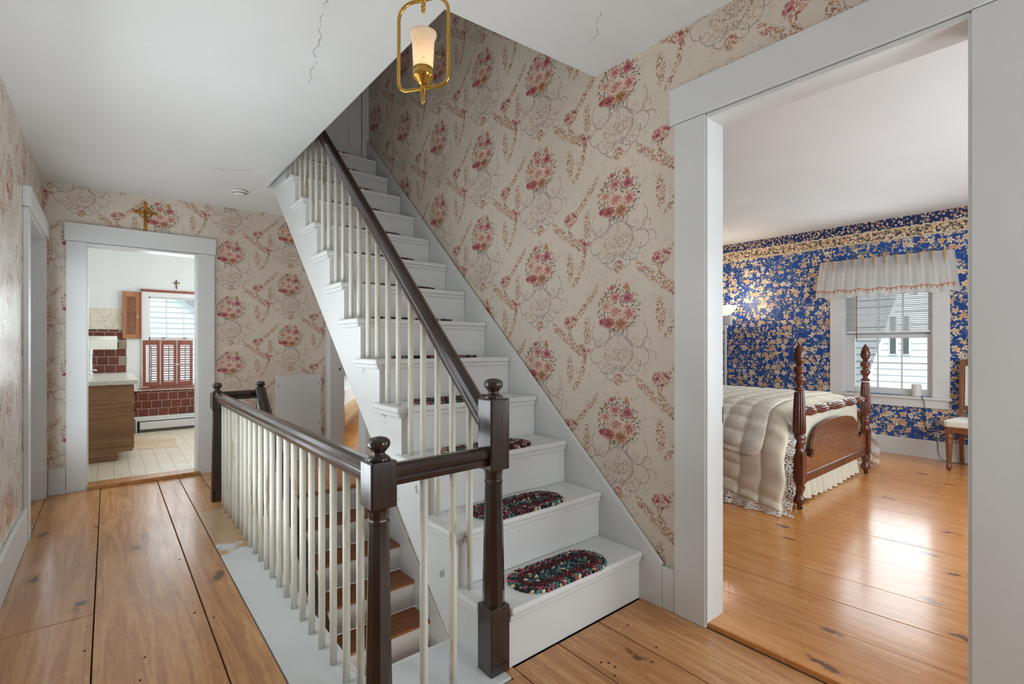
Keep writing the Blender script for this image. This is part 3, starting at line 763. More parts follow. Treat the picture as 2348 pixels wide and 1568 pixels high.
hr = obj('handrail', MB().sweep(RAILP, ((1.115, 1.478, rz(1.478)), (1.115, 4.45, rz(4.45)))), 'rail', st)
def stick(mb, x, y, z0, z1, r=0.0138):
    return mb.lathe([(r * 0.96, z0), (r, z0 + 0.1), (r * 0.98, z1)], x, y, 10)
for k in range(1, 14):
    for dy in (0.112, 0.232):
        if k == 1 and dy < 0.2: continue
        y = ny(k) + dy
        if y > 4.4: continue
        obj('baluster', stick(MB(), 1.117, y, tz(k) - 0.002, rz(y) - 0.03), 'baluster', st)
# newel on the bottom tread
def newel(root, x, y, ztop, base=0.245, block=None, wmul=1.0):
    """ztop = top of the finial; block = height of the square cap block"""
    bh = block; a = 0.043 * wmul
    zb1 = ztop - 0.072; zb0 = zb1 - bh
    obj('cap_block', B(x - a, x + a, y - a, y + a, zb0, zb1), 'newel', root, 0.006, 2)
    obj('finial', MB().lathe([(0.034, zb1 - 0.004), (0.036, zb1 + 0.004), (0.030, zb1 + 0.011), (0.020, zb1 + 0.017), (0.019, zb1 + 0.024), (0.026, zb1 + 0.031), (0.033, zb1 + 0.040),
                              (0.036, zb1 + 0.050), (0.034, zb1 + 0.060), (0.025, zb1 + 0.068), (0.010, zb1 + 0.072)], x, y, 24), 'newel', root)
    z0 = base - 0.005
    obj('shaft', MB().lathe([(0.041, z0 - 0.01), (0.041, z0 + 0.05), (0.037, z0 + 0.25), (0.032, zb0 - 0.055), (0.034, zb0 - 0.05), (0.034, zb0 - 0.042), (0.031, zb0 - 0.038), (0.034, zb0 - 0.012), (0.040, zb0 + 0.004)], x, y, 10, smooth=False), 'newel', root, 0.003, 2)
    obj('base_block', B(x - a, x + a, y - a, y + a, 0.0, base), 'newel', root, 0.004, 2)
newel(st, 1.103, 1.44, 1.078, 0.245, 0.262)

# ------------------------------------------------------------------ guard railing round the stairwell
gr = thing('stairwell_railing', 'low dark railing with cream balusters and turned newel posts around the stairwell', 'railing', (0.655, 1.44, 0))
newel(gr, 0.652, 1.44, 0.916, 0.11, 0.145)
newel(gr, 0.655, 4.38, 0.912, 0.08, 0.13)
# half newel at the head of the lower flight
newel(gr, 0.965, 4.385, 0.91, 0.08, 0.13, 0.85)
GR = 0.797
obj('handrail', MB().sweep([(p[0], p[1] * 1.12) for p in RAILP], ((0.655, 1.48, GR), (0.655, 4.345, GR + 0.006))), 'rail', gr)
obj('handrail', MB().sweep(RAILP, ((0.69, 1.442, GR - 0.005), (1.062, 1.442, GR - 0.002))), 'rail', gr)
obj('handrail', MB().sweep(RAILP, ((0.695, 4.383, GR + 0.01), (0.93, 4.383, GR + 0.012))), 'rail', gr)
for i in range(21):
    y = 1.718 + 0.1262 * (19 - i)
    obj('baluster', stick(MB(), 0.655 + random.uniform(-.002, .002), y, 0.001, GR - 0.03), 'baluster', gr)
for x in (0.812, 0.927): obj('baluster', stick(MB(), x, 1.442, 0.001, GR - 0.03), 'baluster', gr)

# ------------------------------------------------------------------ lower staircase
lo = thing('lower_staircase', 'lower flight with brown treads and white risers descending under the upper stairs', 'staircase', (1.4, 4.1, 0))
LG, LR = 0.241, 0.205
for k in range(1, 12):
    y, z = 4.11 - LG * k, -LR * k
    obj('tread', B(0.972, 1.828, y, y + LG + 0.02, z - 0.026, z), 'stepwood', lo, 0.009, 3)
for k in range(0, 12):
    y, z = 4.11 - LG * k, -LR * k
    obj('riser', B(0.975, 1.828, y + 0.018, y + 0.034, z - LR + 0.001, z - 0.026), 'trimworn', lo)
sk = lambda y: -(4.11 - y) / LG * LR
obj('skirt_board', MB().prism([(4.128, -0.25), (4.128, 0.17), (1.72, sk(1.72) + 0.16), (1.72, sk(1.72) - 0.3)], 'x', 1.829, 1.849), 'trim', lo, 0.003)
hz = lambda y: 0.845 * (y - 4.282) + 0.79
obj('side_panel', MB().prism([(4.34, hz(4.34) - 0.06), (4.34, -0.02), (4.13, -0.04), (1.72, sk(1.72) - 0.35), (1.72, hz(1.72) - 0.06)], 'x', 0.93, 0.968), 'trim', lo)
obj('handrail', MB().sweep([(p[0] * 1.3, p[1] * 1.1) for p in RAILP], ((0.95, 4.345, hz(4.345)), (0.95, 1.75, hz(1.75)))), 'rail', lo)

# ------------------------------------------------------------------ braided rugs on the treads
PAL = [s2l(34, 40, 40), s2l(48, 52, 46), s2l(112, 30, 44), s2l(92, 28, 34), s2l(188, 84, 104), s2l(222, 206, 164), s2l(86, 128, 126), s2l(60, 44, 36), s2l(150, 130, 110), s2l(70, 78, 92)]
def rug_mesh(cx, cy, z, L, Wd, seed, rot=0.0):
    rnd = random.Random(seed); mb = MB(); cols = []
    rings = max(3, int(Wd / 2 / 0.0165)); pitch = Wd / 2 / rings
    hl = L / 2 - Wd / 2
    sets = [[rnd.choice(PAL) for _ in range(3)] for _ in range(rings)]
    # a dark outside, a red field, a pale centre
    sets[-1] = [PAL[0], PAL[rnd.choice((2, 4))], PAL[rnd.choice((6, 7, 5))]]
    if rings > 4: sets[-2] = [PAL[0], PAL[rnd.choice((2, 4, 5))], PAL[6]]; sets[-3] = [PAL[2], PAL[3], PAL[7]]
    for q in range(2, rings - 2): sets[q] = [PAL[2], PAL[3], PAL[rnd.choice((0, 7, 9))]]
    sets[0] = [PAL[6], PAL[0], PAL[9]]
    if rings > 2: sets[1] = [PAL[6], PAL[0], PAL[rnd.choice((9, 2))]]
    ca, sa = math.cos(rot), math.sin(rot)
    for q in range(rings):
        r = (q + 0.5) * pitch; per = 4 * hl + 2 * PI * r; n = max(6, int(per / 0.0215))
        for j in range(n):
            for lane in (0, 1):
                t = ((j + 0.5 * lane) / n * per) % per
                rr = r + (lane - 0.5) * pitch * 0.5
                if t < 2 * hl: x, y, a = -hl + t, -rr, 0.0
                elif t < 2 * hl + PI * r: b = (t - 2 * hl) / r; x, y, a = hl + rr * math.sin(b), -rr * math.cos(b), b
                elif t < 4 * hl + PI * r: x, y, a = hl - (t - 2 * hl - PI * r), rr, PI
                else: b = (t - 4 * hl - PI * r) / r; x, y, a = -hl - rr * math.sin(b), rr * math.cos(b), PI + b
                a += (0.55 if lane else -0.55)
                X = cx + x * ca - y * sa; Y = cy + x * sa + y * ca
                b0 = len(mb.v)
                mb.blob((X, Y, z + 0.006 + rnd.uniform(-.0008, .0008)), (0.0125, 0.0068, 0.0075), 6, 4, a + rot)
                c = sets[q][(j + lane) % 3] if rnd.random() < 0.6 else (PAL[5] if rnd.random() < (0.22 if q in (0, 1, rings - 1) else 0.04) else rnd.choice(sets[q])); f = rnd.uniform(0.7, 1.25)
                cols += [tuple(min(1, u * f) for u in c) + (1,)] * (len(mb.v) - b0)
    return mb, cols
RUGW = ['lowest', 'second', 'third', 'fourth', 'fifth', 'sixth', 'seventh', 'eighth', 'ninth', 'tenth', 'eleventh', 'twelfth', 'topmost']
for k in range(1, 14):
    cxr, L, Wd, rot = (1.49, 0.50, 0.215, -0.03) if k < 3 else (1.47, 0.53, 0.21, -0.02)
    zz = tz(k)
    mb, cols = rug_mesh(cxr + (0.012 if k % 2 else -0.01), ny(k) + 0.112 + (0.008 if k > 2 else 0), zz, L, Wd, 11 + k, rot)
    o = obj('braided_rug', mb, 'braid', None, base=(cxr, ny(k) + 0.11, zz))
    at = o.data.color_attributes.new('Col', 'FLOAT_COLOR', 'POINT')
    flat = [c for q in cols for c in q]; at.data.foreach_set('color', flat)
    extra = {1: ', lying in front of the newel post', 2: ', second step up behind the newel post'}.get(k, '')
    where = 'on the %s white stair tread%s' % (RUGW[k - 1], '' if k in (1, 13) else ' from the floor')
    look = {1: 'burgundy oval braided rug ', 2: 'red flecked oval braided rug ', 3: 'pink flecked oval braided rug '}.get(k, 'dark oval braided stair rug ')
    tag(o, look + where, 'rug', 'braided rugs on the stair treads')

# ------------------------------------------------------------------ hanging lantern
lp = thing('pendant_lantern', 'hanging brass lantern with rounded wire frame and lit frosted glass shade', 'lamp', (0.836, 1.489, 2.02))
LX, LY = 0.836, 1.489
fa = -YAW - math.atan2(0.053, 0.18); fx, fy = math.cos(fa), math.sin(fa)
def fp(a, z): return (LX + fx * a, LY + fy * a, z)
zt, zb_, hw, rc = 2.388, 2.083, 0.094, 0.055
path = []
for cxx, czz, a0 in ((hw - rc, zt - rc, 0), (-hw + rc, zt - rc, 90), (-hw + 0.035, zb_ + 0.035, 180), (hw - 0.035, zb_ + 0.035, 270)):
    r = rc if czz > 2.2 else 0.035
    for i in range(7):
        a = R(a0 + 15 * i); path.append(fp(cxx + r * math.cos(a), czz + r * math.sin(a)))
obj('wire_frame', MB().tube(path, 0.0062, 10, closed=True), 'brass', lp)
obj('stem', MB().lathe([(0.004, 2.352), (0.008, 2.362), (0.008, 2.372), (0.006, 2.376), (0.0085, 2.38), (0.0085, 2.40), (0.006, 2.405), (0.006, 2.44), (0.004, 2.445)], LX, LY, 14), 'brass', lp)
obj('top_finial', MB().lathe([(0.001, 2.338), (0.006, 2.346), (0.0075, 2.353), (0.005, 2.36)], LX, LY, 14), 'brass', lp)
obj('chain', MB().tube([(LX, LY, 2.44), (LX, LY, zc(LX, LY) - 0.02)], 0.004, 8), 'brass', lp)
obj('ceiling_canopy', MB().lathe([(0.012, zc(LX, LY) - 0.035), (0.05, zc(LX, LY) - 0.02), (0.058, zc(LX, LY) + 0.002)], LX, LY, 24), 'brass', lp)
cup = obj('brass_cup', MB().lathe([(0.010, 2.092), (0.016, 2.098), (0.026, 2.112), (0.032, 2.118), (0.035, 2.122), (0.035, 2.150), (0.033, 2.150), (0.033, 2.124), (0.004, 2.10)], LX, LY, 28), 'brass', lp)
obj('bottom_finial', MB().lathe([(0.002, 2.028), (0.006, 2.036), (0.0075, 2.046), (0.0055, 2.056), (0.008, 2.062), (0.008, 2.074), (0.0095, 2.078), (0.0095, 2.092), (0.007, 2.096)], LX, LY, 14), 'brass', lp)
def cup_shell(mb, prof, seg=32, scallop=0.0):
    vs = []; fs = []
    for r, h in prof:
        for k in range(seg):
            a = 2 * PI * k / seg; e = scallop * math.cos(6 * a) if r > 0.042 else 0
            vs.append((LX + r * math.cos(a), LY + r * math.sin(a), h + e))
    for i in range(len(prof) - 1):
        for k in range(seg):
            a = i * seg + k; b = i * seg + (k + 1) % seg; fs.append((a, b, b + seg, a + seg))
    return mb.add(vs, fs, True)
sh = obj('glass_shade', cup_shell(MB(), [(0.032, 2.126), (0.033, 2.16), (0.036, 2.22), (0.0375, 2.250), (0.043, 2.262), (0.0455, 2.272)], 36, 0.0012), 'shade', lp, solid=0.0015)
sh.visible_shadow = True
obj('bulb', MB().lathe([(0.006, 2.128), (0.009, 2.15), (0.013, 2.17), (0.012, 2.185), (0.005, 2.205), (0.001, 2.212)], LX, LY, 14), 'bulb', lp)
for e in ((0.036, 2.165, 0.062, 2.185), (0.036, 2.155, 0.072, 2.186), (0.036, 2.19, 0.066, 2.178)):
    obj('loose_wire', MB().tube([fp(e[0], e[1]), fp((e[0] + e[2]) / 2, (e[1] + e[3]) / 2 + 0.004), fp(e[2], e[3])], 0.0006, 5), 'brass', lp)

# ------------------------------------------------------------------ small things in the hall
def crucifix(name, x, y, z0, z1, hw, label, mcross, mfig):
    t = thing(name, label, 'crucifix', (x, y, (z0 + z1) / 2))
    h = z1 - z0; zc_ = z0 + h * 0.66; q = h * 0.045
    mb = B(x - q, x + q, y - 0.012, y, z0, z1); mb.box(x - hw, x + hw, y - 0.0118, y, zc_ - q, zc_ + q)
    obj('cross', mb, mcross, t, 0.002, 2)
    f = MB().blob((x, y - 0.016, zc_ + h * 0.075), (h * 0.035, 0.009, h * 0.045), 8, 5)
    f.tube([(x, y - 0.015, zc_ + h * 0.03), (x, y - 0.018, zc_ - h * 0.12), (x + h * 0.012, y - 0.016, zc_ - h * 0.3), (x, y - 0.014, zc_ - h * 0.46)], [h * 0.04, h * 0.042, h * 0.03, h * 0.014], 8)
    for s in (-1, 1): f.tube([(x, y - 0.015, zc_ + h * 0.02), (x + s * hw * 0.5, y - 0.014, zc_ + h * 0.03), (x + s * hw * 0.9, y - 0.013, zc_ + h * 0.05)], [h * 0.022, h * 0.018, h * 0.013], 6)
    obj('figure', f, mfig, t)
    if hw > 0.05:
        ra = []
        for i in range(24):
            a = 2 * PI * i / 24; ra.append((x + 0.047 * math.cos(a), y - 0.006, zc_ + 0.047 * math.sin(a)))
        obj('halo_ring', MB().tube(ra, 0.0045, 6, closed=True), mfig, t)
        for sx, sz in ((0, z1), (-hw, zc_), (hw, zc_), (0, z0)):
            obj('end_knob', MB().blob((x + (sx if sx else 0), y - 0.007, sz), (0.014, 0.009, 0.014), 8, 5), mfig, t)
crucifix('crucifix', 0.256, 5.389, 2.212, 2.452, 0.072, 'ornate gilt crucifix hanging above the kitchen doorway', 'crucifix', 'crucifix')
sm = thing('smoke_detector', 'small round white smoke detector on the hall ceiling', 'detector', (0.885, 4.785, zc(.885, 4.785)))
zz = zc(.885, 4.785)
obj('base', MB().lathe([(0.062, zz + 0.002), (0.062, zz - 0.016), (0.058, zz - 0.018)], 0.885, 4.785, 28), 'white', sm)
obj('cover', MB().lathe([(0.050, zz - 0.018), (0.048, zz - 0.03), (0.040, zz - 0.036), (0.005, zz - 0.037)], 0.885, 4.785, 28), 'white', sm)
obj('vent_slots', MB().lathe([(0.0515, zz - 0.0215), (0.0515, zz - 0.0245)], 0.885, 4.785, 28), 'iron', sm)
ap = thing('access_panel', 'plain white board screwed to the papered back wall', 'panel', (1.55, 5.385, 0.5))
obj('board', B(1.325, 1.775, 5.378, 5.389, 0.205, 0.893), 'trim', ap, 0.003)
for x in (1.345, 1.755):
    for z in (0.79, 0.37): obj('screw', MB().lathe([(0.006, 5.376), (0.006, 5.379)], x, z, 10, axis='y'), 'iron', ap)
sw = thing('outlet_cover', 'papered over cover plate on the wall left of the kitchen doorway', 'plate', (-0.302, 5.388, 1.11))
obj('plate', B(-0.338, -0.268, 5.384, 5.39, 1.053, 1.17), 'paperB', sw, 0.002)
obj('screw', MB().lathe([(0.003, 5.382), (0.003, 5.385)], -0.303, 1.11, 8, axis='y'), 'brass', sw)

# ------------------------------------------------------------------ kitchen
KX0, KX1, KY = -0.42, 1.85, 8.3
struct('wall_kitchen_left', B(KX0 - 0.1, KX0, 5.51, KY, 0, 2.7), 'kwhite')
struct('wall_kitchen_right', B(KX1, 1.97, 5.51, 9.5, -0.1, 2.7), 'kwhite')
mb = B(KX0 - 0.1, 0.43, KY, KY + 0.14, 0, 2.7); mb.box(0.43, 1.26, KY, KY + 0.14, 0, 0.625); mb.box(0.43, 1.26, KY, KY + 0.14, 1.885, 2.7); mb.box(1.26, KX1, KY, KY + 0.14, 0, 2.7)
struct('wall_kitchen_far', mb, 'kwhite')
struct('ceiling_kitchen', B(KX0 - 0.1, KX1, 5.51, KY + 0.14, 2.62, 2.7), 'kwhite')
kf = struct('floor_kitchen', B(KX0, KX1, 5.51, KY, -0.06, 0.027), 'gap', 'cream square floor tiles of the kitchen')
T = 0.115
tm = None
for i in range(11):
    for j in range(25):
        x, y = -0.30 + i * T, 5.515 + j * T
        if y + T > KY: continue
        if tm is None:
            tm = obj('floor_tile', B(0.001, T - 0.001, 0.001, T - 0.001, 0, 0.0035), 'vinyl', kf); o = tm
        else:
            o = tm.copy(); C.objects.link(o)
        o.location = (x, y, 0.0265 + random.uniform(-.0003, .0003))
obj('vinyl_sheet', B(0.97, KX1, 5.51, KY, 0.02, 0.03), 'vinyl', kf)
obj('worn_patch', MB().prism([(0.205, 6.93), (0.62, 6.80), (0.66, 7.55), (0.25, 7.72)], 'z', 0.0285, 0.0325), 'patch', kf)
# wall lines (plaster board joints)
bj = struct('trim_1', B(KX0, 0.26, KY - 0.004, KY, 1.683, 1.690).box(0.25, 0.43, KY - 0.004, KY, 1.975, 1.982), 'kwhite', 'thin joint strips on the kitchen wall')
struct('trim_2', B(KX0, 0.147, KY - 0.006, KY, 1.415, 1.683), 'border', 'faded patterned paper border above the red tiles')
# red tiles
def tiling(name, label, x0, x1, z0, z1, th=0.108, tw=0.111, first=0.0):
    r = struct(name, B(x0, x1, KY - 0.008, KY - 0.0005, z0, z1), 'grout', label)
    z = z1; row = 0
    while z > z0 + 0.01:
        a = max(z0, z - th if not (row == 0 and first) else z - first)
        x = x0 - (tw / 2 if row % 2 else 0.02)
        while x < x1 - 0.005:
            b0, b1 = max(x0, x) + 0.003, min(x1, x + tw) - 0.003
            if b1 - b0 > 0.012: obj('wall_tile', B(b0, b1, KY - 0.013, KY - 0.006, a + 0.003, z - 0.003), 'tileedge' if (x + tw > x1 - 0.01 and x1 < 0.3 and row % 2 == 0) else 'tile', r, 0.002, 1)
            x += tw
        z = a; row += 1
    return r
tiling('trim_3', 'red tiled splashback above the counter with pale grout', KX0, 0.198, 0.842, 1.412, first=0.035)
tiling('trim_4', 'red tiled strip below the kitchen window', 0.262, 1.6, 0.235, 0.585, first=0.03)
struct('trim_5', B(0.255, 1.6, KY - 0.03, KY, 0.585, 0.603), 'kwhite', 'white ledge under the window', 0.002)
struct('trim_6', B(0.262, 1.6, KY - 0.02, KY, 0.205, 0.237), 'kwhite', 'white strip under the tiles', 0.002)
# window
w1 = struct('window_1', label='white kitchen window with wooden half shutters')
obj('casing', B(0.352, 0.432, KY - 0.02, KY + 0.0, 0.625, 1.93).box(1.258, 1.34, KY - 0.02, KY, 0.625, 1.93).box(0.432, 1.258, KY - 0.02, KY, 1.872, 1.93), 'kwhite', w1, 0.002)
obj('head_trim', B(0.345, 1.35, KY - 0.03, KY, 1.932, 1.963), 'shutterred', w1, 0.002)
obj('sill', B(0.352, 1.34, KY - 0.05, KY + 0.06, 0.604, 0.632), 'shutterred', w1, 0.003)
WY = KY + 0.06
fr = MB()
for z0, z1 in ((1.285, 1.875), (0.632, 1.285)):
    fr.box(0.43, 0.452, WY, WY + 0.035, z0, z1).box(1.238, 1.26, WY, WY + 0.035, z0, z1).box(0.43, 1.26, WY, WY + 0.035, z0, z0 + 0.03).box(0.43, 1.26, WY, WY + 0.035, z1 - 0.025, z1)
obj('sash', fr, 'kwhite', w1, 0.002)
for x in (0.636, 0.84, 1.05): obj('muntin', B(x - 0.008, x + 0.008, WY + 0.004, WY + 0.03, 1.31, 1.852), 'kwhite', w1)
obj('muntin', B(0.45, 1.24, WY + 0.005, WY + 0.029, 1.573, 1.588), 'kwhite', w1)
for i, (a, b) in enumerate(((0.452, 0.628), (0.644, 0.832), (0.848, 1.042), (1.058, 1.238))):
    for c, d in ((1.315, 1.572), (1.589, 1.85)): obj('pane', B(a, b, WY + 0.015, WY + 0.018, c, d), 'glass', w1)
obj('pane', B(0.452, 1.238, WY + 0.015, WY + 0.018, 0.66, 1.26), 'glass', w1)
for x in (0.60, 0.845): obj('sash_lift', B(x - 0.02, x + 0.02, WY - 0.014, WY + 0.0, 1.300, 1.308), 'iron', w1)
def shutter(name, x0, x1, z0, z1, y, label, m, nslat, knob=None, ya=0.0):
    t = thing(name, label, 'shutter', ((x0 + x1) / 2, y, z0), 'wooden window shutters in the kitchen')
    s = 0.036; r0, r1 = 0.065, 0.06
    fm = B(x0, x0 + s, y, y + 0.02, z0, z1).box(x1 - s, x1, y, y + 0.02, z0, z1).box(x0 + s, x1 - s, y, y + 0.02, z0, z0 + r1).box(x0 + s, x1 - s, y, y + 0.02, z1 - r0, z1)
    obj('frame', fm, m, t, 0.002, 1)
    a, b = z0 + r1, z1 - r0
    for i in range(nslat):
        zc_ = a + (i + 0.5) * (b - a) / nslat; h = (b - a) / nslat * (0.33 if m == 'shutterred' else 0.62)
        obj('slat', MB().add([(x0 + s, y + 0.004, zc_ + h * 0.6), (x1 - s, y + 0.004, zc_ + h * 0.6), (x1 - s, y + 0.018, zc_ - h * 0.3), (x0 + s, y + 0.018, zc_ - h * 0.3),
                              (x0 + s, y + 0.002, zc_ + h * 0.3), (x1 - s, y + 0.002, zc_ + h * 0.3), (x1 - s, y + 0.016, zc_ - h * 0.6), (x0 + s, y + 0.016, zc_ - h * 0.6)],
                             [(0, 1, 2, 3), (7, 6, 5, 4), (0, 4, 5, 1), (2, 6, 7, 3), (1, 5, 6, 2), (0, 3, 7, 4)]), m, t)
    xm = (x0 + x1) / 2
    obj('tilt_rod', B(xm - 0.005, xm + 0.005, y - 0.008, y + 0.002, a + 0.01, b - 0.01), 'shutterred', t)
    if knob is not None: obj('knob', MB().lathe([(0.009, y - 0.016), (0.010, y - 0.008), (0.005, y)], knob, z0 + (z1 - z0) * 0.47, 10, axis='y'), 'white', t)
    return t
shutter('shutter', 0.150, 0.325, 1.292, 1.918, KY - 0.045, 'upper shutter folded open flat against the wall beside the window', 'shutter', 19, 0.308)
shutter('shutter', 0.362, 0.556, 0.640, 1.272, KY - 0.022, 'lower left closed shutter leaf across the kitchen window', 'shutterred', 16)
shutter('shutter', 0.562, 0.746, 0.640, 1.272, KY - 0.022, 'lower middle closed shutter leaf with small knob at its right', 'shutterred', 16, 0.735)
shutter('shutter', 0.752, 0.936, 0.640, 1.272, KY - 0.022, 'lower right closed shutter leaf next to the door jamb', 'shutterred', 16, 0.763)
obj('hinge_leaf', B(0.326, 0.350, KY - 0.045, KY - 0.02, 1.292, 1.918), 'shutterred', w1, 0.002)
# baseboard heater
bh = thing('baseboard_heater', 'long white baseboard heater under the kitchen window', 'heater', (0.9, KY - 0.05, 0.03))
obj('back_plate', B(0.285, 1.62, KY - 0.05, KY - 0.021, 0.05, 0.205), 'heater', bh)
obj('hood', MB().prism([(KY - 0.09, 0.185), (KY - 0.085, 0.198), (KY - 0.03, 0.208), (KY - 0.03, 0.200)], 'x', 0.285, 1.62), 'heater', bh)
obj('front_panel', B(0.33, 1.62, KY - 0.095, KY - 0.085, 0.07, 0.172), 'heater', bh, 0.003)
obj('fins', B(0.30, 1.6, KY - 0.082, KY - 0.052, 0.06, 0.19), 'iron', bh)
obj('end_cap', B(0.285, 0.30, KY - 0.09, KY - 0.021, 0.033, 0.20), 'heater', bh, 0.003)
obj('foot', B(0.31, 0.325, KY - 0.09, KY - 0.04, 0.031, 0.07), 'iron', bh); obj('foot', B(1.4, 1.415, KY - 0.09, KY - 0.04, 0.031, 0.07), 'iron', bh)
# cabinet and counter
cb = thing('base_cabinet', 'rough brown wooden base cabinet with toe kick standing in the kitchen', 'cabinet', (-0.1, 7.3, 0.03))
obj('end_panel', MB().prism([(KX0 + 0.004, 0.031), (0.072, 0.031), (0.072, 0.115), (0.198, 0.115), (0.198, 0.80), (KX0 + 0.004, 0.80)], 'y', 6.38, 6.40), 'cabwood', cb, 0.002)
obj('carcase', B(KX0 + 0.004, 0.196, 6.40, KY - 0.02, 0.115, 0.80), 'cabwood', cb)
obj('toe_kick', B(0.06, 0.075, 6.40, KY - 0.02, 0.031, 0.115), 'cabwood', cb)
for i in range(3):
    y0 = 6.42 + i * 0.62
    d = obj('door', B(0.197, 0.212, y0, y0 + 0.58, 0.13, 0.60), 'cabwood', cb, 0.004); obj('knob', MB().lathe([(0.006, 0.211), (0.015, 0.228), (0.012, 0.236)], y0 + 0.06, 0.52, 12, axis='x'), 'iron', d)
    d = obj('drawer', B(0.197, 0.212, y0, y0 + 0.58, 0.615, 0.785), 'cabwood', cb, 0.004); obj('knob', MB().lathe([(0.006, 0.211), (0.015, 0.228), (0.012, 0.236)], y0 + 0.1, 0.70, 12, axis='x'), 'iron', d)
tag(obj('countertop', B(KX0 + 0.003, 0.245, 6.345, KY - 0.016, 0.801, 0.845), 'counter', None, 0.006, 3), 'pale speckled countertop lying on the brown base cabinet', 'countertop')
fc = thing('faucet', 'white kitchen faucet with side lever on the counter', 'faucet', (-0.165, 7.8, 0.845))
obj('body', MB().lathe([(0.030, 0.846), (0.030, 0.86), (0.022, 0.87), (0.020, 1.08), (0.024, 1.10), (0.024, 1.15), (0.015, 1.165)], -0.165, 7.8, 18), 'white', fc)
obj('spout', MB().tube([(-0.165, 7.8, 1.12), (-0.22, 7.77, 1.18), (-0.28, 7.74, 1.15), (-0.29, 7.735, 1.08)], 0.012, 10), 'white', fc)
obj('lever', MB().tube([(-0.148, 7.79, 0.90), (-0.115, 7.785, 0.905), (-0.105, 7.785, 0.89)], 0.009, 8), 'white', fc)
obj('cap', MB().blob((-0.145, 7.8, 1.165), (0.018, 0.018, 0.010), 10, 6), 'white', fc)
pt = thing('paper_towel', 'paper towel roll on wall holder with scalloped hanging sheet', 'paper towel', (-0.05, KY - 0.07, 1.28))
obj('roll', MB().lathe([(0.018, -0.26), (0.058, -0.26), (0.058, 0.095), (0.018, 0.095)], KY - 0.078, 1.265, 28, axis='x'), 'towel', pt)
def sheet(u, v):
    x = -0.26 + 0.355 * u; z = 1.275 - v * (0.125 + 0.006 * abs(math.sin(u * 28)) * (v > 0.9))
    return (x, KY - 0.138 - 0.006 * math.sin(v * 2.5), z)
obj('hanging_sheet', MB().grid(60, 10, sheet), 'towel', pt, solid=0.002)
obj('holder', B(0.098, 0.108, KY - 0.1, KY - 0.013, 1.24, 1.29).box(-0.275, -0.265, KY - 0.1, KY - 0.013, 1.24, 1.29), 'cyan', pt, 0.003)
crucifix('crucifix', 0.745, KY - 0.001, 1.995, 2.12, 0.036, 'small dark crucifix on the white wall above the kitchen window', 'crosswood', 'crucifix')

# ------------------------------------------------------------------ room beyond the doorway under the stairs
mb = B(1.97, 5.6, 9.4, 9.5, 0, 2.7); mb.box(5.5, 5.6, 4.0, 9.5, 0, 2.7)
struct('wall_far_room', mb, 'paperB')
struct('ceiling_far_room', B(2.09, 5.6, 3.9, 9.5, 2.61, 2.7).box(1.97, 2.09, 4.63, 9.5, 2.61, 2.7), 'ceiling')
ff = struct('floor_far_room', B(1.965, 5.55, 3.9, 9.45, -0.1, -0.02), 'gap', 'honey floorboards of the far room')
for i in range(12): obj('floorboard', B(1.965 + i * 0.3, 1.965 + i * 0.3 + 0.297, 3.9, 9.4, -0.022, 0.0), 'bedwood', ff)
# bed with white coverlet and tan fringe, its side seen through the doorway
db = thing('daybed', 'low bed with white coverlet and tan fringe in the far room', 'bed', (2.4, 7.4, 0))
dx, dy = 0.5, 0.866
def bedpt(a, b, z): return (2.62 + dx * a - dy * b, 6.83 + dy * a + dx * b, z)      # a along the side, b into the bed
def cov(u, v):
    a = -0.5 + 2.35 * u
    if v < 0.4: b = -0.02 - 0.02 * math.sin(v * 4); z = 0.36 + 0.25 * (v / 0.4) ** 0.8
    else: t = (v - 0.4) / 0.6; b = 0.42 * t; z = 0.61 + 0.04 * math.sin(min(t * 3, 1.57))
    return bedpt(a, b, z + 0.008 * math.sin(a * 9 + v * 3))
obj('coverlet', MB().grid(40, 24, cov), 'coverlet', db, solid=0.01)
mb = MB()
for i in range(130):
    a = -0.5 + 2.35 * i / 130; q = 0.02 * math.sin(i * 1.7)
    mb.tube([bedpt(a, -0.035, 0.40), bedpt(a + 0.004, -0.042 - q * 0.3, 0.28), bedpt(a + q * 0.4, -0.04 + q * 0.5, 0.13 + q)], [0.010, 0.011, 0.008], 5)
o = obj('fringe', mb, 'fringe', db); o['kind'] = 'stuff'
mb = MB(); mb.add([bedpt(-.48, 0.02, 0.2), bedpt(1.85, 0.02, 0.2), bedpt(1.85, 0.40, 0.2), bedpt(-.48, 0.40, 0.2), bedpt(-.48, 0.02, 0.55), bedpt(1.85, 0.02, 0.55), bedpt(1.85, 0.40, 0.55), bedpt(-.48, 0.40, 0.55)],
       [(3, 2, 1, 0), (4, 5, 6, 7), (0, 1, 5, 4), (1, 2, 6, 5), (2, 3, 7, 6), (3, 0, 4, 7)])
obj('mattress', mb, 'coverlet', db)
for a, b in ((-.4, 0.06), (1.8, 0.06), (-.4, 0.36), (1.8, 0.36)):
    p = bedpt(a, b, 0); obj('leg', MB().lathe([(0.02, 0.0), (0.028, 0.1), (0.024, 0.21)], p[0], p[1], 10), 'iron', db)

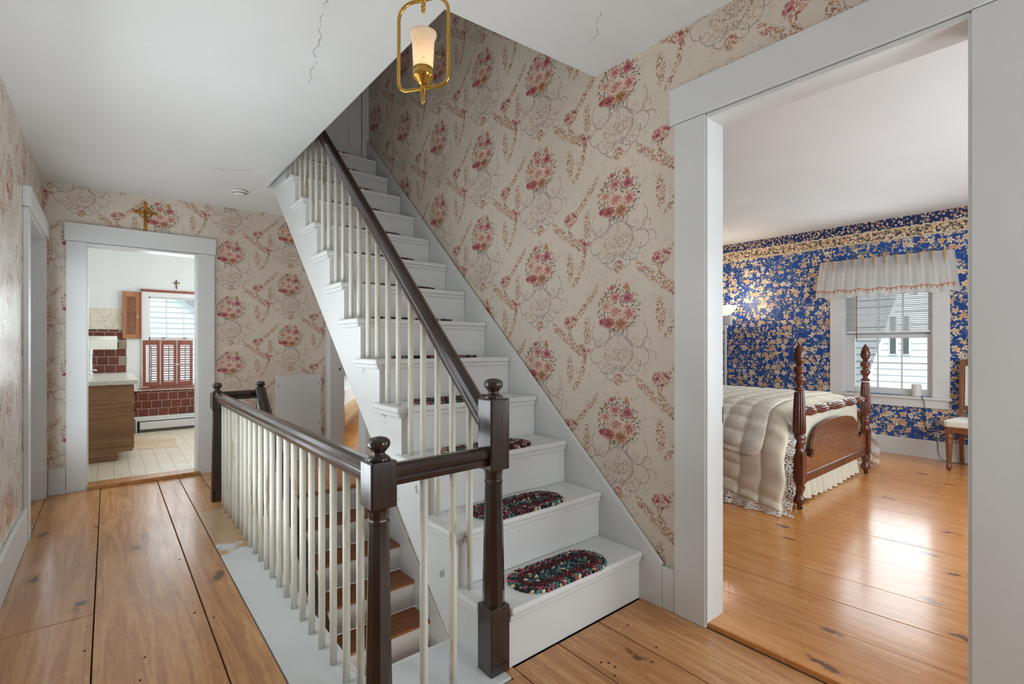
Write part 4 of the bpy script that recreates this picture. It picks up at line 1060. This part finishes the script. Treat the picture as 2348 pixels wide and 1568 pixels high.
# ------------------------------------------------------------------ blue bedroom
BY0, BY1 = -0.8, 3.75
struct('wall_bedroom_far', B(XW, XW + 0.14, BY0 - 0.1, 1.115, 0, 2.7).box(XW, XW + 0.14, 1.115, 1.945, 0, 0.66).box(XW, XW + 0.14, 1.115, 1.945, 2.02, 2.7).box(XW, XW + 0.14, 1.945, BY1 + 0.1, 0, 2.7), 'blue')
struct('wall_bedroom_left', B(2.087, XW, BY1, BY1 + 0.14, 0, 2.7), 'blue')
struct('wall_bedroom_right', B(2.0, XW, BY0 - 0.1, BY0, 0, 2.7), 'blue')
struct('wall_bedroom_near', B(2.0855, 2.0905, 1.20, BY1, 0.0, 2.62), 'blue')
struct('ceiling_bedroom', B(2.086, XW + 0.1, BY0 - 0.1, BY1 + 0.12, 2.60, 2.72), 'ceiling')
struct('baseboard_bedroom', B(XW - 0.02, XW, BY0, BY1, 0.0, 0.205).box(2.0905, XW - 0.02, BY1 - 0.02, BY1, 0, 0.205), 'trim', None, 0.004)
bf = struct('floor_bedroom', B(2.09, XW, BY0, BY1, -0.1, -0.004), 'gap', 'glossy honey pine floorboards of the bedroom')
xs = [2.093, 2.345, 2.62, 2.905, 3.28, 3.69, 4.02, 4.36, 4.74, 5.10, 5.48, 5.90, 6.30, 6.68, 7.0]
kx = -0.0660
for i in range(len(xs) - 1):
    a, b = xs[i] + 0.0012, xs[i + 1] - 0.0012; z = 0.02 + random.uniform(-.0006, .0006)
    q = []
    for X, Y in ((a, BY0), (b, BY0), (b, BY1), (a, BY1)): q.append((min(max(X + kx * (Y - 0.3), 2.0905), XW - 0.001), Y))
    if i == 0: q = [(2.091, BY0), (b + kx * (BY0 - .3), BY0), (b + kx * (BY1 - .3), BY1), (2.091, BY1)]
    obj('floorboard', MB().prism(q, 'z', -0.004, z), 'bedwood', bf, 0.0012, 1)
# ----- window
w2 = struct('window_2', label='white bedroom window with blind and valance')
X0 = XW
obj('casing', B(X0 - 0.022, X0, 1.932, 2.068, 0.656, 2.06).box(X0 - 0.022, X0, 0.992, 1.130, 0.656, 2.06).box(X0 - 0.022, X0, 1.13, 1.932, 1.93, 2.06), 'trim', w2, 0.003)
obj('sill', B(X0 - 0.045, X0 + 0.08, 0.975, 2.085, 0.63, 0.656), 'trim', w2, 0.004)
obj('apron', B(X0 - 0.02, X0, 0.999, 2.06, 0.542, 0.63), 'trim', w2, 0.003)
obj('jamb', B(X0, X0 + 0.14, 1.914, 1.944, 0.66, 2.02).box(X0, X0 + 0.14, 1.116, 1.148, 0.66, 2.02).box(X0, X0 + 0.14, 1.148, 1.914, 1.985, 2.019), 'trim', w2, 0.002)
SX = X0 + 0.035
for z0, z1, x in ((0.664, 1.325, SX), (1.29, 1.985, SX + 0.04)):
    q = B(x, x + 0.036, 1.148, 1.182, z0, z1).box(x, x + 0.036, 1.864 - 0.033, 1.914, z0, z1).box(x, x + 0.036, 1.182, 1.831, z0, z0 + 0.062).box(x, x + 0.036, 1.182, 1.831, z1 - 0.042, z1)
    obj('sash', q, 'trim', w2, 0.003)
    za, zb = z0 + 0.062, z1 - 0.042
    for f in (1 / 3, 2 / 3): obj('muntin', B(x + 0.008, x + 0.028, 1.182 + 0.649 * f - 0.007, 1.182 + 0.649 * f + 0.007, za, zb), 'trim', w2)
    zm = (za + zb) / 2; obj('muntin', B(x + 0.009, x + 0.027, 1.182, 1.831, zm - 0.006, zm + 0.006), 'trim', w2)
    for f in range(3):
        for h in (0, 1):
            obj('pane', B(x + 0.017, x + 0.020, 1.189 + 0.2163 * f, 1.391 + 0.2163 * f, za if h == 0 else zm + 0.006, zm - 0.006 if h == 0 else zb), 'glass', w2)
bl = thing('window_blind', 'white slatted blind half lowered in the bedroom window', 'blind', (X0 + 0.01, 1.52, 1.35))
sm_ = None
for i in range(30):
    z = 1.375 + i * 0.0205
    if sm_ is None:
        sm_ = obj('slat', MB().add([(X0 + 0.002, 1.152, z - 0.008), (X0 + 0.024, 1.152, z + 0.006), (X0 + 0.024, 1.908, z + 0.006), (X0 + 0.002, 1.908, z - 0.008),
                                    (X0 + 0.013, 1.152, z + 0.0015), (X0 + 0.013, 1.908, z + 0.0015)], [(0, 4, 5, 3), (4, 1, 2, 5)]), 'slat', bl, solid=0.0012); z_first = z
    else:
        c = sm_.copy(); C.objects.link(c); c.location = (0, 0, z - z_first)
obj('bottom_rail', B(X0 + 0.0, X0 + 0.026, 1.150, 1.910, 1.340, 1.362), 'slat', bl, 0.003)
obj('head_rail', B(X0 - 0.004, X0 + 0.03, 1.149, 1.912, 1.975, 2.0), 'slat', bl, 0.002)
obj('wand', MB().tube([(X0 - 0.012, 1.80, 1.97), (X0 - 0.014, 1.80, 1.25)], 0.004, 6), 'chairwood', bl)
# ----- valance with pinch pleats
va = thing('valance', 'sheer white pinch pleated valance with orange tassel trim over the bedroom window', 'curtain', (X0 - 0.06, 1.58, 2.18))
NP = 12
def vfold(y01, v):
    ph = y01 * NP
    fr = ph - math.floor(ph)
    pin = math.exp(-((fr - 0.5) / 0.10) ** 2)
    amp = 0.018 * pin * (1 - 0.3 * v) + 0.012 * math.sin(2 * PI * ph + 0.6) * v
    return amp
def vpt(u, v):
    y = 2.155 - 1.185 * u + (0.045 * (0.5 - u) * 2) * v
    top = 2.187 - 0.012 * u
    z = top - 0.43 * v + 0.012 * math.sin(u * 41) * v * v
    return (X0 - 0.075 - vfold(u, v) - 0.015 * v, y, z)
obj('cloth', MB().grid(220, 26, vpt), 'valance', va)
def vside(u0):
    def f(s, v):
        p = vpt(u0, v); return (p[0] + (X0 - 0.001 - p[0]) * s, p[1] + (0.012 if u0 == 0 else -0.012) * s, p[2])
    return f
obj('return', MB().grid(4, 12, vside(0)), 'valance', va); obj('return', MB().grid(4, 12, vside(1)), 'valance', va)
def strip(v0, v1, off):
    return lambda u, v: (vpt(u, v0 + (v1 - v0) * v)[0] - off, vpt(u, v0)[1] + (vpt(u, v1)[1] - vpt(u, v0)[1]) * v, vpt(u, v0 + (v1 - v0) * v)[2])
obj('braid', MB().grid(220, 2, strip(0.800, 0.823, 0.003)), 'orange', va)
mb = MB()
for i in range(30):
    p = vpt((i + 0.5) / 30, 0.84); mb.blob((p[0] - 0.006, p[1], p[2] - 0.004), (0.006, 0.007, 0.013), 6, 4)
o = obj('tassel', mb, 'orange', va); o['kind'] = 'stuff'
for i in range(NP):
    u = (i + 0.5) / NP; p = vpt(u, 0.0); h = 0.105 + 0.01 * (i % 3)
    obj('pleat', MB().add([(p[0] - 0.004, p[1] - 0.013, p[2]), (p[0] - 0.004, p[1] + 0.013, p[2]), (p[0] - 0.012, p[1], p[2] - 0.0), (p[0] - 0.004, p[1], p[2] - h), (p[0] + 0.004, p[1], p[2] - h)],
                          [(0, 2, 3), (2, 1, 3), (1, 0, 4), (0, 3, 4), (1, 4, 3), (0, 1, 2)]), 'gold', va)
# ----- white cylinder on the sill with its cord
cy = thing('sill_speaker', 'white rounded cylinder standing on the bedroom windowsill', 'speaker', (X0 - 0.0, 1.30, 0.656))
cxp = (X0 - 0.004, 1.262)
obj('body', MB().lathe([(0.040, 0.657), (0.043, 0.665), (0.043, 0.772), (0.040, 0.782), (0.034, 0.786)], cxp[0], cxp[1], 32), 'white', cy)
obj('top_ring', MB().lathe([(0.033, 0.784), (0.033, 0.788), (0.027, 0.788)], cxp[0], cxp[1], 32), 'heater', cy)
cpath = [(X0 - 0.03, 1.225, 0.662), (X0 - 0.052, 1.205, 0.65), (X0 - 0.035, 1.195, 0.60), (X0 - 0.03, 1.19, 0.52), (X0 - 0.012, 1.19, 0.36), (X0 - 0.02, 1.15, 0.27), (X0 - 0.03, 1.09, 0.20), (X0 - 0.04, 1.08, 0.10),
         (X0 - 0.06, 1.05, 0.036), (X0 - 0.10, 1.0, 0.026), (X0 - 0.13, 0.94, 0.026), (X0 - 0.10, 0.86, 0.026), (X0 - 0.03, 0.80, 0.05)]
def smooth(path, n=6):
    P = [Vector(p) for p in path]; out = []
    for i in range(len(P) - 1):
        a, b, c, d = P[max(i - 1, 0)], P[i], P[i + 1], P[min(i + 2, len(P) - 1)]
        for k in range(n):
            t = k / n; out.append(0.5 * ((2 * b) + (c - a) * t + (2 * a - 5 * b + 4 * c - d) * t * t + (3 * b - a - 3 * c + d) * t ** 3))
    return out + [P[-1]]
tag(obj('power_cord', MB().tube(smooth(cpath), 0.0028, 6), 'iron', None), 'thin dark cord running from the windowsill down the bedroom baseboard', 'cord')

# ----- four poster bed
bd = thing('four_poster_bed', 'carved mahogany bed frame with reeded foot posts and arched footboard', 'bed', (4.6, 1.39, 0.02))
POST = [(0.010, 0.022), (0.013, 0.03), (0.014, 0.05), (0.02, 0.055), (0.036, 0.072), (0.039, 0.09), (0.032, 0.11), (0.022, 0.125), (0.024, 0.14), (0.036, 0.17), (0.037, 0.19), (0.030, 0.205), (0.034, 0.215)]
TOP = [(0.036, 0.43), (0.038, 0.445), (0.028, 0.455), (0.030, 0.475), (0.040, 0.505), (0.041, 0.515), (0.034, 0.52), (0.043, 0.53), (0.043, 0.545), (0.034, 0.553), (0.036, 0.565)]
REED = [(0.041, 0.57), (0.043, 0.61), (0.040, 0.74), (0.034, 0.84), (0.031, 0.865)]
UP = [(0.027, 0.87), (0.036, 0.882), (0.034, 0.892), (0.018, 0.902), (0.021, 0.918), (0.036, 0.942), (0.040, 0.958), (0.036, 0.970), (0.024, 0.980), (0.022, 1.000), (0.038, 1.006), (0.040, 1.018), (0.034, 1.024), (0.040, 1.030), (0.038, 1.044), (0.021, 1.052), (0.020, 1.07)]
PINE = [(0.022, 1.07), (0.034, 1.09), (0.038, 1.115), (0.035, 1.145), (0.026, 1.175), (0.013, 1.20), (0.003, 1.212)]
def post(x, y, side):
    p = obj('post', MB().lathe(POST, x, y, 20), 'mahog', bd)
    obj('post_block', B(x - 0.037, x + 0.037, y - 0.037, y + 0.037, 0.205, 0.435), 'mahog', p, 0.008, 2)
    obj('post_neck', MB().lathe(TOP, x, y, 20), 'mahog', p)
    mb = MB(); rs = []
    for i in range(len(REED) - 1):
        for k in range(4): t = k / 4; rs.append((REED[i][0] * (1 - t) + REED[i + 1][0] * t, REED[i][1] * (1 - t) + REED[i + 1][1] * t))
    rs.append(REED[-1])
    obj('reeded_shaft', mb.lathe(rs, x, y, 72, (0, 2, 14, 0.16)), 'mahog', p)
    obj('turnings', MB().lathe(UP, x, y, 20), 'mahog', p)
    # pineapple finial with a diamond carving
    seg, n = 32, 22; vs = []; fs = []
    for i in range(n):
        t = i / (n - 1); f = t * (len(PINE) - 1); a = int(min(f, len(PINE) - 2)); u = f - a
        r = PINE[a][0] * (1 - u) + PINE[a + 1][0] * u; h = PINE[a][1] * (1 - u) + PINE[a + 1][1] * u
        for k in range(seg):
            th = 2 * PI * k / seg
            rr = r * (1 - 0.14 * max(abs(math.sin(4 * th + t * 9)) < 0.28, abs(math.sin(4 * th - t * 9)) < 0.28))
            vs.append((x + rr * math.cos(th), y + rr * math.sin(th), h))
    for i in range(n - 1):
        for k in range(seg): fs.append((i * seg + k, i * seg + (k + 1) % seg, (i + 1) * seg + (k + 1) % seg, (i + 1) * seg + k))
    obj('pineapple_finial', MB().add(vs, fs, True), 'mahog', p)
    obj('caster', MB().lathe([(0.013, y - 0.008), (0.016, y - 0.006), (0.016, y + 0.006), (0.013, y + 0.008)], x, 0.036, 14, axis='y') if False else MB().lathe([(0.012, -0.006 + x), (0.0155, -0.004 + x), (0.0155, 0.004 + x), (0.012, 0.006 + x)], y - 0.006, 0.0365, 14, axis='x'), 'iron', p)
FX0, FX1, FY = 3.835, 5.375, 1.39
post(FX0, FY, 0); post(FX1, FY, 1)
# footboard: arch with a small scroll notch each side
fb = []
n = 40; xc = (FX0 + FX1) / 2; hwid = (FX1 - FX0) / 2 - 0.03
fb = [(xc - hwid, 0.26), (xc + hwid, 0.26)]
prof = [(0.72, 0.405), (0.66, 0.395), (0.60, 0.375), (0.56, 0.36), (0.525, 0.375), (0.52, 0.41), (0.545, 0.425), (0.53, 0.47), (0.48, 0.535), (0.40, 0.58), (0.30, 0.60), (0.20, 0.612), (0.10, 0.618), (0.0, 0.62)]
fb += [(xc + a, h) for a, h in prof if a <= hwid] + [(xc - a, h) for a, h in reversed(prof) if 0 < a <= hwid]
obj('footboard', MB().prism(fb, 'y', FY - 0.012, FY + 0.012), 'panelwood', bd, 0.004, 2)
obj('lower_rail', MB().sweep([(-0.022, -0.03), (0.022, -0.03), (0.022, 0.02), (0.012, 0.03), (-0.012, 0.03), (-0.022, 0.02)], ((FX0 + 0.03, FY, 0.236), (FX1 - 0.03, FY, 0.236))), 'mahog', bd, 0.004)
# spindle crest roll
cr = [(0.020, FX0 + 0.028)]; L_ = FX1 - FX0 - 0.056; fl_ = []
segs = [(0.06, 'c'), (0.11, 'r'), (0.03, 'c'), (0.14, 'r'), (0.06, 'c'), (0.20, 'r'), (0.06, 'c'), (0.14, 'r'), (0.03, 'c'), (0.11, 'r'), (0.06, 'c')]
tot = sum(a for a, _ in segs); x = FX0 + 0.028
for ln, kd in segs:
    ln = ln / tot * L_
    if kd == 'c': obj('crest_collar', MB().lathe([(0.020, x), (0.030, x + ln * 0.2), (0.022, x + ln * 0.5), (0.030, x + ln * 0.8), (0.020, x + ln)], FY, 0.715, 20, axis='x'), 'mahog', bd)
    else:
        pr = [(0.022 + 0.016 * math.sin(PI * (0.08 + 0.84 * t / 10)), x + ln * t / 10) for t in range(11)]
        obj('crest_reed', MB().lathe(pr, FY, 0.715, 72, (-9, 99, 12, 0.18), axis='x'), 'mahog', bd)
    x += ln
for sx in (FX0, FX1): obj('side_rail', B(sx - 0.015, sx + 0.015, FY + 0.03, 3.6, 0.24, 0.40), 'mahog', bd, 0.003)
obj('headboard', B(FX0, FX1, 3.6, 3.63, 0.3, 0.70), 'mahog', bd, 0.004)
for sx in (FX0, FX1): obj('head_post', MB().lathe([(0.03, 0.02), (0.035, 0.3), (0.03, 0.75)], sx, 3.615, 14), 'mahog', bd)
mt = tag(obj('mattress', B(FX0 + 0.03, FX1 - 0.03, FY + 0.045, 3.58, 0.38, 0.68), 'ruffle', None, 0.05, 4), 'thick mattress under the cream comforter in the bedroom', 'mattress')
# dust ruffle
def ruf(u, v):
    x = FX0 + 0.03 + (FX1 - FX0 - 0.06) * u
    f = math.sin(u * 2 * PI * 13 + 0.8 * math.sin(u * 17))
    return (x + 0.006 * v * math.sin(u * 40), FY + 0.075 - 0.035 * v - 0.022 * v * f, 0.36 - 0.325 * v + 0.008 * v * math.sin(u * 9))
dr = thing('dust_ruffle', 'gathered cream bed skirt hanging behind the footboard', 'bed skirt', (4.6, 1.45, 0.03))
obj('foot_skirt', MB().grid(240, 10, ruf), 'ruffle', dr)
def ruf2(sx, sg):
    return lambda u, v: (sx + sg * (-0.03 + 0.03 * v + 0.012 * v * math.sin(u * 2 * PI * 17)), FY + 0.09 + 2.1 * u, 0.36 - 0.325 * v)
obj('side_skirt', MB().grid(160, 8, ruf2(FX0, -1)), 'ruffle', dr); obj('side_skirt', MB().grid(160, 8, ruf2(FX1, 1)), 'ruffle', dr)
# comforter
half = [(-0.98, 0.115), (-0.955, 0.16), (-0.94, 0.25), (-0.925, 0.36), (-0.895, 0.48), (-0.83, 0.60), (-0.74, 0.685), (-0.62, 0.725), (-0.45, 0.742), (-0.22, 0.748), (0, 0.75)]
profc = half + [(-a, h) for a, h in reversed(half[:-1])]
# arc-length parameter
acc = [0]
for i in range(1, len(profc)): acc.append(acc[-1] + math.hypot(profc[i][0] - profc[i - 1][0], profc[i][1] - profc[i - 1][1]))
TOTL = acc[-1]
def cs(s):
    d = s * TOTL; i = 0
    while i < len(acc) - 2 and acc[i + 1] < d: i += 1
    t = (d - acc[i]) / (acc[i + 1] - acc[i])
    a, b = profc[i], profc[i + 1]
    tx, tzz = b[0] - a[0], b[1] - a[1]; ln = math.hypot(tx, tzz)
    return a[0] + tx * t, a[1] + tzz * t, -tzz / ln, tx / ln
CXB = (FX0 + FX1) / 2
def comf(s, t, off=0.0):
    """s across (0 left hem .. 1 right hem), t along (0 head .. 1 foot)"""
    x, z, nx, nz = cs(s)
    y = 3.55 - (3.55 - 1.462) * t
    side = max(0.0, (abs(x) - 0.74) / 0.24)                     # 0 on top, 1 at the hem
    foot = max(0.0, (t - 0.80) / 0.20)
    flare = side * foot
    edge = y - 1.462                                            # distance from the foot edge
    if edge < 0.28: puff = abs(math.sin(PI * edge / 0.14)) ** 0.38 * (0.86 + 0.14 * math.sin(s * TOTL * 44 + 3 * math.sin(s * 30)))
    else: puff = abs(math.sin(PI * (s * TOTL + 0.02) / 0.118)) ** 0.42 * abs(math.sin(PI * (edge - 0.28) / 0.15)) ** 0.42
    d = 0.024 * puff + off + 0.003 * math.sin(y * 47 + s * 90) * side
    # the cloth falls a little towards the foot and bunches at the corner posts
    z2 = z + nz * d - 0.06 * (1 - side) * max(0, (t - 0.93) / 0.07) ** 2 - 0.075 * flare
    x2 = x + nx * d - math.copysign(0.03 * flare * (1.0 if x < 0 else 5.0), -x) * 1.0
    y2 = y + 0.012 * flare * math.sin(s * 60) - 0.05 * flare
    return (CXB + x2, y2, max(z2, 0.035))
ed = thing('comforter', 'puffy cream quilted comforter with lace hem spread over the carved bed', 'comforter', (4.6, 2.5, 0.7))
obj('quilt', MB().grid(230, 150, comf), 'comforter', ed, solid=0.012)
def drop(u, v):
    s = 0.318 + 0.364 * u; p = comf(s, 1.0)
    sc = 0.27 + 0.05 * abs(math.sin(u * PI * 3.0)) - 0.16 * math.exp(-((u - 0.47) / 0.10) ** 2)
    return (p[0], p[1] - 0.006 * math.sin(v * 3) + 0.004 * math.sin(u * 50) * v, p[2] - 0.002 - sc * v)
obj('foot_fold', MB().grid(90, 16, drop), 'comforter', ed, solid=0.010)
def lace_f(u, v):
    p = drop(u, 1.0); w_ = 0.012 * math.sin(u * 90)
    return (p[0], p[1] + w_ * v * 0.5, p[2] - 0.085 * v)
obj('lace_trim', MB().grid(160, 4, lace_f), 'lace', ed)
def lace_s(s0, sg):
    def f(u, v):
        p = comf(s0, u); r = 0.012 * math.sin(u * 190) + 0.01 * math.sin(u * 71)
        return (p[0] + sg * (0.03 * v + r * v), p[1], max(0.026, p[2] + 0.01 - (0.105 + 0.01 * math.sin(u * 60)) * v))
    return f
obj('lace_trim', MB().grid(300, 6, lace_s(0.0, -1)), 'lace', ed); obj('lace_trim', MB().grid(300, 6, lace_s(1.0, 1)), 'lace', ed)
def lace_c(s0, s1):
    def f(u, v):
        s = s0 + (s1 - s0) * u; p = comf(s, 1.0); r = math.sin(u * 46 + 2 * math.sin(u * 9))
        return (p[0] + 0.012 * r * v, p[1] + 0.012 - (0.085 - 0.03 * u) * v, max(0.026, p[2] - 0.03 * v + 0.006 * r * v))
    return f
obj('lace_trim', MB().grid(120, 6, lace_c(0.0, 0.27)), 'lace', ed); obj('lace_trim', MB().grid(120, 6, lace_c(1.0, 0.73)), 'lace', ed)
def thr(u, v):
    s = 0.107 + 0.786 * u
    e = min(u, 1 - u) * 0.786 * TOTL                            # distance from the side hem of the throw
    cut = 0.10 * (1 - math.sqrt(max(0.0, 1 - (1 - min(e, 0.10) / 0.10) ** 2)))
    t1 = (3.55 - 1.60 - cut) / 2.088
    return comf(s, 0.05 + (t1 - 0.05) * v, 0.012)
tag(obj('crochet_throw', MB().grid(230, 150, thr), 'throw', None, solid=0.006), 'textured off white crochet throw laid over the comforter side', 'throw')

# ----- floor lamp behind the bed
FLX, FLY = 6.2, 3.13
flp = thing('floor_lamp', 'slim white torchiere floor lamp glowing behind the bed', 'lamp', (FLX, FLY, 0.02))
obj('base', MB().lathe([(0.13, 0.021), (0.13, 0.035), (0.05, 0.05), (0.02, 0.07)], FLX, FLY, 28), 'white', flp)
obj('pole', MB().lathe([(0.017, 0.06), (0.017, 1.42), (0.020, 1.425), (0.036, 1.44), (0.036, 1.452), (0.020, 1.47), (0.020, 1.49)], FLX, FLY, 18), 'white', flp)
obj('switch_housing', B(FLX - 0.03, FLX + 0.03, FLY - 0.085, FLY - 0.02, 1.46, 1.60), 'white', flp, 0.012, 3)
obj('socket', MB().lathe([(0.034, 1.48), (0.034, 1.57), (0.042, 1.575), (0.042, 1.60)], FLX, FLY, 18), 'white', flp)
b = [(0.052, 1.60), (0.085, 1.625), (0.115, 1.66), (0.142, 1.712)]
vs = []; fs = []; seg = 32
for r, h in b:
    for k in range(seg): a = 2 * PI * k / seg; vs.append((FLX + r * math.cos(a), FLY + r * math.sin(a), h))
for i in range(len(b) - 1):
    for k in range(seg): fs.append((i * seg + k, i * seg + (k + 1) % seg, (i + 1) * seg + (k + 1) % seg, (i + 1) * seg + k))
obj('glass_bowl', MB().add(vs, fs, True), 'bowl', flp, solid=0.004)

# ----- chair by the wall
ch = thing('side_chair', 'carved wooden side chair with white brocade seat against the blue wall', 'chair', (6.33, 0.68, 0.02))
LEG = [(0.012, 0.021), (0.020, 0.035), (0.024, 0.052), (0.018, 0.075), (0.014, 0.082), (0.020, 0.09), (0.017, 0.10), (0.020, 0.13), (0.027, 0.31), (0.023, 0.318), (0.034, 0.332), (0.036, 0.345), (0.024, 0.362), (0.027, 0.37)]
for y in (0.925, 0.45):
    obj('leg', MB().lathe([LEG[0]] + LEG[1:], 6.14, y, 40, (0.12, 0.315, 10, 0.2)), 'chairwood', ch)
    obj('leg_block', B(6.113, 6.167, y - 0.027, y + 0.027, 0.365, 0.43), 'chairwood', ch, 0.004)
    yy = y - 0.03 if y > 0.6 else y + 0.03
    mbx = MB().prism([(6.59, 0.021), (6.622, 0.021), (6.575, 0.22), (6.562, 0.44), (6.575, 0.70), (6.612, 1.06), (6.585, 1.06), (6.545, 0.70), (6.525, 0.44), (6.535, 0.22)], 'y', yy - 0.017, yy + 0.017)
    obj('back_leg', mbx, 'chairwood', ch, 0.004, 2)
obj('seat_rail', MB().prism([(6.115, 0.95), (6.55, 0.91), (6.55, 0.465), (6.115, 0.425)], 'z', 0.375, 0.43), 'chairwood', ch, 0.005, 2)
obj('seat', MB().prism([(6.10, 0.945), (6.13, 0.965), (6.53, 0.92), (6.55, 0.90), (6.55, 0.475), (6.53, 0.455), (6.13, 0.41), (6.10, 0.43), (6.085, 0.69)], 'z', 0.428, 0.492), 'cushion', ch, 0.018, 4)
obj('back_frame', MB().prism([(0.878, 0.56), (0.497, 0.56), (0.497, 0.60), (0.878, 0.60)], 'x', 6.548, 6.572).prism([(0.878, 1.0), (0.497, 1.0), (0.497, 1.06), (0.69, 1.09), (0.878, 1.06)], 'x', 6.58, 6.605), 'chairwood', ch, 0.004)
obj('back_pad', MB().add([(6.545, 0.872, 0.602), (6.545, 0.503, 0.602), (6.580, 0.503, 0.998), (6.580, 0.872, 0.998), (6.568, 0.872, 0.602), (6.568, 0.503, 0.602), (6.60, 0.503, 0.998), (6.60, 0.872, 0.998)],
        [(3, 2, 1, 0), (4, 5, 6, 7), (0, 1, 5, 4), (1, 2, 6, 5), (2, 3, 7, 6), (3, 0, 4, 7)]), 'cushion', ch, 0.008, 3)

# ------------------------------------------------------------------ outdoors
struct('ground', B(-30, 40, 8.8, 60, -3.3, -3.0).box(7.5, 40, -30, 8.8, -3.3, -3.0), 'grass')
def clap(mb, ax, pl, z0, z1, left, right, step=0.115, th=0.02):
    """boards stacked on plane pl; left(z), right(z) give the ends; ax 'y': wall faces -y, ax 'x': faces -x"""
    z = z0
    while z < z1:
        zt_ = min(z + step, z1)
        a, b, c, d = left(z), right(z), left(zt_), right(zt_)
        if b > a and d > c:
            q = [(a, pl - th, z), (b, pl - th, z), (d, pl - 0.002, zt_), (c, pl - 0.002, zt_), (a, pl, z), (b, pl, z)]
            if ax == 'x': q = [(p[1], p[0], p[2]) for p in q]
            mb.add(q, [(0, 1, 2, 3), (0, 4, 5, 1)])
        z = zt_
    return mb
hb = thing('neighbour_house', 'pale clapboard house with sloping eave outside the kitchen window', 'house', (0, 13.5, -3))
rk = lambda z: 1.09 + (2.32 - z) * 1.09
o = obj('clapboards', clap(MB(), 'y', 13.0, -2.9, 4.4, lambda z: -3.5, lambda z: min(rk(z), 4.5)), 'siding', hb); o['kind'] = 'stuff'
obj('wall', MB().prism([(-3.5, -3.0), (4.4, -3.0), (4.4, -0.7), (rk(4.4), 4.4), (-3.5, 4.4)], 'y', 13.001, 13.3), 'siding', hb)
def rakeb(o0, o1, y0, y1):
    pts = [(rk(z) + dlt, z + dlt * 0.9) for z, dlt in ((4.4, o0), (-0.5, o0), (-0.5, o1), (4.4, o1))]
    return MB().prism(pts, 'y', y0, y1)
obj('rake_board', rakeb(0.0, 0.05, 12.90, 13.0), 'siding', hb); obj('roof', rakeb(0.05, 0.15, 12.80, 13.3), 'greyshingle', hb); obj('roof_edge', rakeb(0.15, 0.20, 12.70, 13.3), 'siding', hb)
gb = thing('gambrel_house', 'white clapboard gable with two narrow windows outside the bedroom window', 'house', (11.4, 0, -3))
le = lambda z: 2.53 + (1.352 - z) * 0.292
o = obj('clapboards', clap(MB(), 'x', 11.0, -2.9, 5.0, lambda z: -4.0, le), 'siding', gb); o['kind'] = 'stuff'
obj('wall', MB().prism([(-4, -3.0), (le(-3), -3.0), (le(5), 5.0), (-4, 5.0)], 'x', 11.001, 11.3), 'siding', gb)
for a, b in ((2.375, 2.462), (2.190, 2.275)):
    f = obj('window', B(10.965, 11.0, a - 0.02, b + 0.02, 1.03, 1.75), 'siding', gb); obj('pane', B(10.960, 10.97, a, b, 1.05, 1.73), 'pane', f)
o = obj('corner_board', MB().prism([(le(5.0), 5.0), (le(5.0) + 0.05, 5.0), (le(-3) + 0.05, -3.0), (le(-3), -3.0)], 'x', 10.96, 11.0), 'siding', gb)
gh = thing('shingled_house', 'grey shingled wall left of the white gable outside the bedroom window', 'house', (12.5, 4, -3))
o = obj('shingles', clap(MB(), 'x', 12.2, -2.9, 5.0, lambda z: 1.5, lambda z: 9.0, 0.14), 'greyshingle', gh); o['kind'] = 'stuff'
obj('wall', B(12.201, 12.4, 1.5, 9.0, -3.0, 5.0), 'greyshingle', gh)
tr = thing('tree', 'green leafy tree behind the house outside the kitchen window', 'tree', (4.2, 19, -3))
obj('trunk', MB().tube([(4.2, 19, -3), (4.25, 19, 0), (4.2, 19, 2.5)], [0.25, 0.2, 0.1], 8), 'bark', tr)
mb = MB(); rnd = random.Random(3)
for i in range(1400):
    a, b, r = rnd.uniform(0, 2 * PI), math.acos(rnd.uniform(-1, 1)), 2.6 * rnd.random() ** 0.4
    p = Vector((4.2 + r * math.sin(b) * math.cos(a), 19 + r * math.sin(b) * math.sin(a), 3.4 + 0.9 * r * math.cos(b)))
    u = Vector((rnd.uniform(-1, 1), rnd.uniform(-1, 1), rnd.uniform(-1, 1))).normalized() * 0.22; w_ = u.cross(Vector((rnd.uniform(-1, 1), 1, rnd.uniform(-1, 1)))).normalized() * 0.14
    mb.add([p - u, p + w_, p + u, p - w_], [(0, 1, 2, 3)])
o = obj('foliage', mb, 'leaf', tr); o['kind'] = 'stuff'
